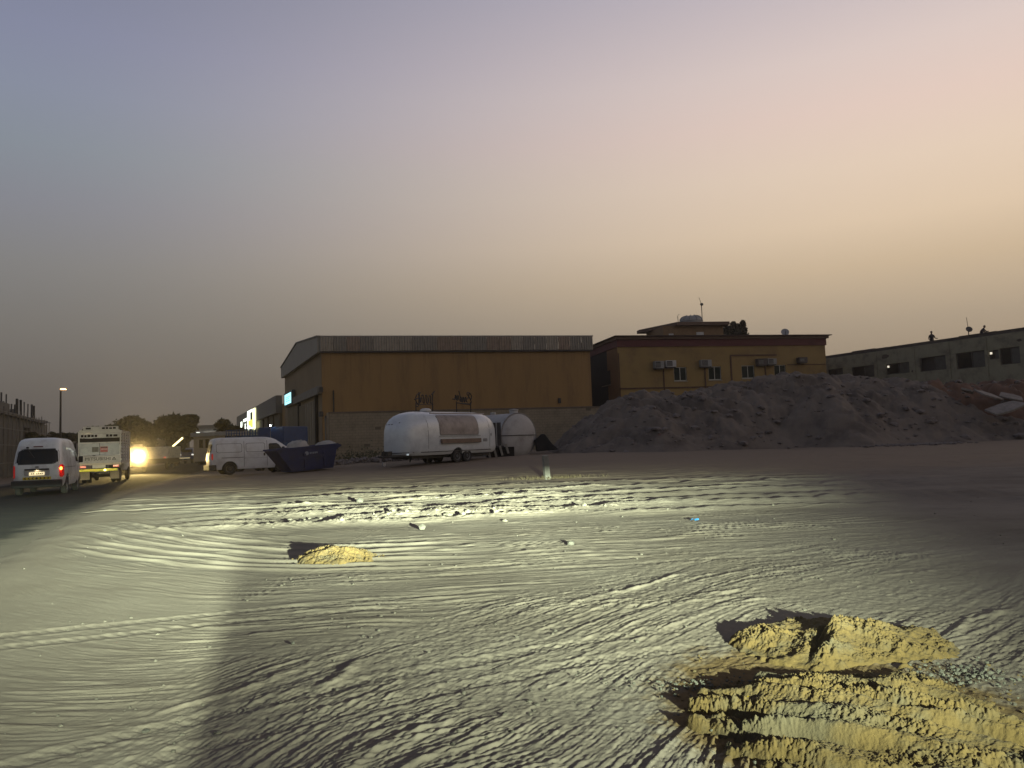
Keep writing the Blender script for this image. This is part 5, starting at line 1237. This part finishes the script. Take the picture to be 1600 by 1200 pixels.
mb = MB(); mb.tube([(x, -.33 + .33 * abs(x / rT) ** 2.5, rT * 1.0) for x in np.linspace(-rT * 1.0, rT * 1.0, 14)], .022).build('seam_strap', blackm, tk2)
MB().lathe([(.26, 0), (.26, .22), (.30, .23), (.30, .28), (.01, .32)], 20, Matrix.Translation((.0, .45, rT * 2 - .06))).build('hatch', tw, tk2, True)
MB().lathe([(.18, 0), (.18, .2), (.01, .22)], 16, Matrix.Translation((0, 2.6, rT * 2 - .05))).build('hatch', tw, tk2, True)
for y in (.4, 2.2, 4.0): MB().prism([(-rT * .8, .0), (rT * .8, .0), (rT * .7, rT * .45), (.3, rT * .08), (-.3, rT * .08), (-rT * .7, rT * .45)], y, y + .12, 'y').build('cradle', mat('cradle_grey', (.2, .2, .2), rough=.7), tk2)
p = P(861, 701, 47.6)
o = MB().prism([(-.42, -.1), (.95, -.02), (.55, .35), (.12, .95), (-.05, .98), (-.55, .6)], 0, 1.2, 'y').build('tarpaulin', mat('black_tarpaulin', (.008, .008, .009), rough=.8, bscale=8, bump=.4), bevel=.05); o.location = p + Vector((-.45, .35, -.05)); tag(o, 'black tarpaulin bundle wedged between the white tank and the mound', 'tarpaulin')
# black framed opening and steps beside the trailer
p = P(775, 703, 44.8)
t_ = empty('site_steps', (p.x, p.y, gz(p.x, p.y)), .12, label='folding step unit with pale treads and black upright panels behind the trailer', cat='steps')
for k in range(4): 
    o = MB().box(-.42 + k * .36, -.25, .02, -.30 + k * .36, -.1, .60).build('tread', mat('pale_tread', (.24, .23, .20), rough=.7), t_, bevel=.01); o.rotation_euler.y = R(-14)
MB().box(-.55, -.09, .0, 1.05, .3, .58).build('skirt', dark, t_)
for x in (-.20, .10): MB().box(x, -.05, .66, x + .22, .05, 2.0).build('upright_panel', blackm, t_)
MB().box(.03, -.04, .66, .09, .04, 1.98).build('divider', mat('divider_grey', (.24, .24, .23)), t_)
MB().box(-.25, -.12, .59, .45, .08, .655).build('ledge', blackm, t_)

# --- blue cage lorry behind the white van
p = P(352, 690, 53); q = P(445, 690, 50); Wq = Wall((p.x, p.y), (q.x, q.y))
t_ = empty('cage_lorry', (p.x, p.y, gz(p.x, p.y)), Wq.rz, label='blue lorry with lattice cage body showing over the roof of the parked van', cat='lorry')
g0 = gz(p.x, p.y); zt = Wq.uv(400, 670)[1] - g0; zb = zt - .95; cb = mat('lorry_blue', (.008, .05, .14), rough=.5, var=.35, scale=2)
uA, uB, uC = .1, Wq.uv(404, 680)[0], Wq.uv(444, 680)[0]
MB().box(uA, 0, .9, uC, 2.0, zb - .01).build('load_bed', cb, t_)
for y in (0, 2.0):
    for k in range(13):
        x = uA + (uB - uA) * k / 12; MB().box(x - .02, y - .02, zb, x + .02, y + .02, zt).build('cage_bar', cb, t_)
    for k in range(5): MB().box(uA, y - .035, zb + k * .23, uB, y - .021, zb + .045 + k * .23).build('cage_rail', cb, t_)
MB().box(uA, 1.2, zb, uB, 1.9, zb + .6).build('load', mat('load_bluegrey', (.05, .10, .14), rough=.7, var=.6, scale=4), t_, bevel=.08)
MB().box(uB + .03, -.05, zb, uC, 2.05, zt + .06).build('cab_panel', mat('lorry_blue_panel', (.005, .035, .12), rough=.5, var=.25), t_, bevel=.04)
for x in (1.2, 3.2): wheel(t_, x, .2, .42, .25, 1)
u, z = Wq.uv(429, 665); MB().lathe(ball(.05), 10, Matrix.Translation((u, -.35, z - g0))).build('work_lamp', mat('white_lamp', (1, 1, 1), emit=25, ecol=(.9, 1, .95), bump=0), t_)
MB().tube([(u, -.35, z - g0 - 1.2), (u, -.35, z - g0 - .05)], .025).build('lamp_stalk', steel, t_)

# --- cream site cabin
p = P(303, 724, 57); q = P(352, 722, 56); Wc = Wall((p.x, p.y), (q.x, q.y)); g0 = P(303, 724, 57).z
t_ = empty('site_cabin', (p.x, p.y, g0), Wc.rz, label='cream site cabin with narrow windows left of the parked van', cat='cabin')
zr_ = Wc.uv(320, 682)[1] - g0; cream = mat('cream_cabin', (.30, .25, .18), rough=.7, var=.15)
wq = [Wc.rect(310.5, 687, 317.5, 700), Wc.rect(320, 686, 327, 700)]; wq = [(a, b, c - g0, d - g0) for a, b, c, d in wq]
mb = MB(); holed(mb, 0, Wc.len, .12, zr_, wq, .1); mb.build('front_panel', cream, t_)
MB().box(.02, .12, .12, Wc.len, 2.2, zr_ - .01).build('cabin_core', dark, t_)
MB().box(-.03, .0, .12, .0, 2.2, zr_).build('end_panel', cream, t_)
MB().box(-.18, -.15, zr_ + .002, Wc.len + .1, 2.4, zr_ + .30).build('roof', mat('cabin_roof', (.22, .22, .21), rough=.7), t_, bevel=.03)
for a_, b_, c__, d__ in wq: MB().box(a_ + .01, .05, c__ + .01, b_ - .01, .07, d__ - .01).build('window_pane', glassd, t_)
for x in (.2, Wc.len - .3): MB().box(x, .2, -.1, x + .15, 1.8, .118).build('skid', blackm, t_)

# --- blue car parked beyond
p = P(291, 720, 88); g0 = p.z
t_ = empty('car', (p.x, p.y, g0), R(12), label='blue car with a white glinting wheel arch parked beneath the trees', cat='car')
Sc = Shell([(.2, .1, 4.2, .78), (.4, 0, 4.3, .84), (.75, .05, 4.25, .85), (.9, .2, 3.4, .8), (1.3, .6, 2.7, .66), (1.42, .9, 2.3, .5)], 6)
cbd = Sc.mesh(48).build('body', mat('car_blue', (.04, .07, .18), rough=.3, var=.2, coat=.3), t_, True)
Sc.patch('rear', -.55, .55, .95, 1.28, .008, 8, 5, .04).build('rear_window', glassd, t_, True)
for s_ in (-1, 1):
    for y in (.8, 3.4): wheel(t_, s_ * .76, y, .31, .2, s_)
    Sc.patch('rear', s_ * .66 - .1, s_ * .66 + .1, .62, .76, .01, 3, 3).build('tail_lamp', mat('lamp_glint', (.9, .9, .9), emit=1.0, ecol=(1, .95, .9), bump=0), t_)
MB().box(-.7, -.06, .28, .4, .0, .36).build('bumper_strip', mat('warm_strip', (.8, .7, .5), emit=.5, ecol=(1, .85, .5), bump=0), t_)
# slanting fluorescent tube on a bracket
a = P(270, 697.5, 76); b = P(285.5, 684, 76)
t_ = empty('tube_lamp', (a.x, a.y, 0), 0, label='slanting lit tube lamp hanging in front of the trees', cat='lamp')
o = MB().tube([a - Vector((a.x, a.y, 0)), b - Vector((a.x, a.y, 0))], .085, 8).build('tube', mat('tube_lit', (1, .9, .5), emit=3, ecol=(1, .86, .42), bump=0), t_)
MB().tube([(0, .1, 0), (0, .1, a.z)], .04).build('lamp_pole', blackm, t_)
# street lamp
p = P(94, 715, 66); tz = P(97, 609, 66)
t_ = empty('street_lamp', (p.x, p.y, 0), 0, label='tall street lamp with glowing orange head behind the white van', cat='street lamp')
MB().tube([(0, 0, 0), (0, 0, tz.z - .1)], .11, 8, .07).build('pole', blackm, t_, True)
MB().tube([(0, 0, tz.z - .1), (.15, 0, tz.z + .04), (.5, 0, tz.z + .08)], .04).build('bracket', blackm, t_)
MB().box(.02, -.12, tz.z + .0, .45, .12, tz.z + .10).build('lamp_head', mat('lamp_orange', (1, .6, .3), emit=9, ecol=(1, .50, .16), bump=0), t_, bevel=.03)

# ------------------------------------------------------------------ construction site on the left
conc = mat('raw_concrete', (.12, .115, .10), rough=.95, var=.35, scale=.6, bump=.3, bscale=6, var2=(.07, .065, .058))
p = P(-60, 730, 47); q = P(66, 725, 78); Wz = Wall((p.x, p.y), (q.x, q.y))
t_ = empty('unfinished_building', (p.x, p.y, 0), Wz.rz, label='unfinished concrete building with rods sticking up and scaffold poles across its face', cat='building')
def zz(px, py): return Wz.uv(px, py)
u1 = zz(15, 650)[0]; zA = zz(5, 628)[1]; zB = zz(35, 655)[1]; L4 = Wz.len
op = [(zz(36, 690)[0], zz(46, 690)[0], zz(40, 688)[1], zz(40, 668)[1]), (zz(-30, 690)[0], zz(-8, 690)[0], 1.2, 3.2)]
mb = MB(); holed(mb, 0, L4, 0, zB, op, .4); mb.build('storey_wall', conc, t_)
MB().box(0, .5, 0, L4, 9, zB).build('concrete_core', dark, t_)
MB().box(0, -.25, zB + .002, L4 + .2, 9, zB + .25).build('floor_slab', conc, t_)
MB().box(0, 0, zB + .252, u1, 7, zA).build('upper_wall', conc, t_)
uS = zz(44, 655); MB().box(uS[0] - .5, 1, zB + .252, uS[0] + .9, 2.2, zz(46, 640)[1]).build('column_stub', conc, t_)
rn = random.Random(21)
for qx, qy in ((1, 622), (7, 613), (14.5, 616), (22, 631), (28, 632), (31, 623), (32.5, 624), (37, 625), (42, 628), (47.5, 631), (53.5, 632), (57, 634), (10, 627), (36, 640)):
    u, z = zz(qx, qy); MB().tube([(u, .2, zB if u > u1 else zA), (u + rn.uniform(-.15, .15), .2, z)], rn.choice((.05, .06, .10)), 5).build('reinforcement_rod', blackm, t_)
scm = mat('scaffold_pole', (.13, .12, .10), rough=.7)
for k in range(20):
    u = L4 * (k + .3) / 20; MB().tube([(u, -.7, 0), (u + rn.uniform(-.1, .1), -.7, zB + rn.uniform(.1, .5))], .035, 5).build('scaffold_pole', scm, t_)
for z in (1.1, 2.4, 3.6, 4.8):
    if z < zB: MB().tube([(0, -.74, z), (L4, -.74, z + .1)], .03, 5).build('scaffold_ledger', scm, t_)
# further pale block and fence
p = P(58, 700, 120); q = P(76, 700, 128); Wy = Wall((p.x, p.y), (q.x, q.y)); t_ = empty('unfinished_building', (p.x, p.y, 0), Wy.rz, label='small distant grey block stepping down behind the unfinished building', cat='building')
MB().box(0, 0, 0, Wy.len * .6, 8, Wy.uv(62, 660)[1]).build('block', conc, t_); MB().box(Wy.len * .6 + .01, .2, 0, Wy.len, 8, Wy.uv(72, 664)[1]).build('block', conc, t_)
o = MB().box(-.5, -.4, Wy.uv(62, 660)[1] + .01, Wy.len * .65, 8.3, Wy.uv(62, 660)[1] + .35).build('roof_slab', conc, t_)
# low houses beyond the trees
def far_block(x0, x1, ytop, D, label, m, roof=True):
    p = P(x0, 700, D); q = P(x1, 700, D); W_b = Wall((p.x, p.y), (q.x, q.y)); t_ = empty('far_building', (p.x, p.y, 0), 0, label=label, cat='building')
    zt = W_b.uv((x0 + x1) / 2, ytop)[1]; holes = [(W_b.len * (k + .3) / 4, W_b.len * (k + .7) / 4, zt - 2.2, zt - 1.1) for k in range(4)]
    mb = MB(); holed(mb, 0, W_b.len, 0, zt, holes, .2); mb.build('wall', m, t_)
    MB().box(0, .3, 0, W_b.len, 8, zt - .02).build('core_block', dark, t_); MB().box(-.2, -.2, zt + .003, W_b.len + .2, 8.2, zt + .3).build('roof', m, t_)
    for h in holes: MB().box(h[0], .1, h[2], h[1], .14, h[3]).build('window_pane', glassd, t_)
    return t_, W_b
gr = mat('far_grey', (.16, .155, .145), rough=.9, var=.2)
t_, Wn = far_block(306, 341, 667, 130, 'flat grey building with a row of small lights behind the cabin', gr)
for qx in (309.5, 321, 325, 331, 334): u, z = Wn.uv(qx, 677.5); MB().box(u - .3, -.2, z - .2, u + .3, -.01, z + .2).build('soffit_lamp', mat('soffit_lamp', (1, 1, .95), emit=3.5, ecol=(1, .98, .9), bump=0), t_)
far_block(225, 262, 690, 118, 'low pale building between the two dark trees', mat('far_warm', (.20, .17, .11), rough=.9))
far_block(263, 305, 703, 105, 'low wall-like building beneath the twin crowned tree', mat('far_warm2', (.17, .15, .11), rough=.9))
far_block(-40, 60, 698, 140, 'low far building beyond the unfinished one', gr)
far_block(84, 122, 684, 150, 'flat roofed far building between the van and the cage lorry', gr)
# distant boundary line of the lot (low blocks) behind everything
far_block(330, 380, 690, 110, 'grey building behind the blue cage lorry', gr)

# ------------------------------------------------------------------ trees
leafm = mat('dark_foliage', (.024, .027, .011), rough=.8, var=.5, scale=1.5, bump=0, var2=(.014, .017, .008)); barkm = mat('bark', (.06, .045, .03), rough=.95)
def tree(px, D, z_top, clumps, n, leaf, label, trunk_h=None, seed=1, cat='tree', name='tree', group=None):
    rnd = random.Random(seed); p = GP(px, D); p.z = gz(p.x, p.y); t_ = empty(name, p, 0, label=label, cat=cat, group=group)
    mb = MB(); mid = sum(c[2] for c in clumps) / len(clumps)
    for (cx_, cy_, cz_, rx, rz__) in clumps:
        for k in range(n):
            while True:
                a, b, c = rnd.uniform(-1, 1), rnd.uniform(-1, 1), rnd.uniform(-1, 1); q = a * a + b * b + c * c
                if (q < .8 and (q > .2 or rnd.random() < .35)) or (.8 <= q < 1.25 and rnd.random() < .40): break
            jit = 1 + rnd.gauss(0, .10) + (.25 * rnd.random() if rnd.random() < .06 else 0)
            x, y, z = cx_ + a * rx * jit, cy_ + b * rx * jit, cz_ + c * rz__ * jit; s = leaf * rnd.uniform(.6, 1.4)
            u = Vector((rnd.uniform(-1, 1), rnd.uniform(-1, 1), rnd.uniform(-.8, .8))).normalized() * s; v = u.orthogonal().normalized() * s * .6; v.rotate(Matrix.Rotation(rnd.uniform(0, 6.3), 3, u))
            o_ = Vector((x, y, z)); mb.quad(o_ - u, o_ - v * .8, o_ + u, o_ + v)
    mb.build('crown', leafm, t_)
    tb = MB(); tb.tube([(0, 0, -.1), (.05, 0, mid * .4), (-.05, 0, mid * .75)], .22, 8, .12)
    for (cx_, cy_, cz_, rx, rz__) in clumps: tb.tube([(0, 0, mid * .45), (cx_ * .5, cy_ * .5, mid * .75), (cx_, cy_, cz_)], .10, 5, .03)
    tb.build('trunk', barkm, t_)
def clumps(px, D, lst):     # (px,py,rpx,rpy) -> local
    p = GP(px, D); out = []
    for i, (x, y, rx, ry) in enumerate(lst):
        q = P(x, y, D); out.append((q.x - p.x, ((i * 37) % 5 - 2) * .35, q.z - gz(p.x, p.y), rx / F * D, ry / F * D))
    return out
tree(205, 92, 0, clumps(205, 92, [(205, 672, 22, 16), (222, 672, 15, 14), (190, 676, 18, 13), (205, 690, 28, 16), (226, 690, 14, 14), (175, 688, 14, 12), (208, 660, 12, 9), (232, 678, 8, 7)]), 2300, .24, 'broad dark tree standing behind the blazing headlamp', seed=2)
tree(275, 86, 0, clumps(275, 86, [(262, 668, 15, 16), (290, 664, 14, 14), (275, 676, 22, 14), (252, 672, 9, 9), (270, 658, 12, 9), (296, 672, 10, 14), (276, 692, 12, 12), (298, 655, 6, 6)]), 2300, .23, 'dark twin crowned tree above the slanting tube lamp', seed=3)
tree(355, 78, 0, clumps(355, 78, [(352, 664, 11, 8), (362, 672, 10, 8), (344, 676, 9, 8), (356, 680, 16, 8), (372, 676, 6, 9)]), 300, .22, 'small loose leaved tree beside the lit warehouse', seed=4)
tree(150, 130, 0, clumps(150, 130, [(150, 674, 10, 6), (138, 680, 12, 8), (162, 676, 12, 7), (175, 672, 10, 7), (128, 684, 10, 7)]), 700, .4, 'low distant clump of trees behind the cage lorry roof', seed=5)
tree(92, 100, 0, clumps(92, 100, [(86, 680, 5, 4), (96, 682, 8, 5), (106, 681, 6, 4), (112, 684, 7, 5)]), 500, .2, 'low distant tree at the foot of the street lamp', seed=6)
tree(60, 62, 0, clumps(60, 62, [(58, 682, 8, 6), (64, 686, 8, 5), (54, 688, 7, 6)]), 800, .12, 'rounded bush beside the unfinished building', seed=7, name='bush', cat='bush')
tree(1152, 92, 0, clumps(1152, 92, [(1139, 519, 6, 8), (1149, 515, 7, 9), (1161, 514, 7, 9), (1152, 525, 14, 8), (1162, 506, 3, 5), (1143, 509, 3, 4), (1135, 516, 4, 6), (1151, 540, 14, 14)]), 1300, .19, 'dark pointed tree rising behind the maroon-corniced roof', seed=8)
# scrub at the wall foot
mb = MB(); rnd = random.Random(31)
for k in range(900):
    x = -10.5 + rnd.gauss(0, 1.3); y = 52.3 + rnd.gauss(0, .5); z = gz(x, y) + abs(rnd.gauss(0, .38)); s = .08
    u = Vector((rnd.uniform(-1, 1), rnd.uniform(-1, 1), rnd.uniform(-1, 1))) * s; v = u.orthogonal() * .6; o_ = Vector((x, y, z)); mb.quad(o_ - u, o_ - v, o_ + u, o_ + v)
o = mb.build('scrub', mat('dry_scrub', (.075, .08, .045), rough=.9, var=.4)); tag(o, 'dry grey green scrub growing at the foot of the block wall', 'scrub', kind='stuff')

# ------------------------------------------------------------------ dusty evening air
hz = MB().box(-260, -12, -1.4, 160, 420, 60).build('haze', blackm); hz.data.materials.clear()
m = bpy.data.materials.new('dusty_air'); m.use_nodes = True; t = m.node_tree; t.nodes.clear()
pv = N(t, 'ShaderNodeVolumePrincipled'); pv.inputs['Color'].default_value = (.95, .9, .85, 1); pv.inputs['Density'].default_value = .0005; pv.inputs['Anisotropy'].default_value = .75
ou = N(t, 'ShaderNodeOutputMaterial'); L(t, pv, 0, ou, 'Volume'); hz.data.materials.append(m); tag(hz, 'thin dusty evening air over the whole lot', kind='stuff')
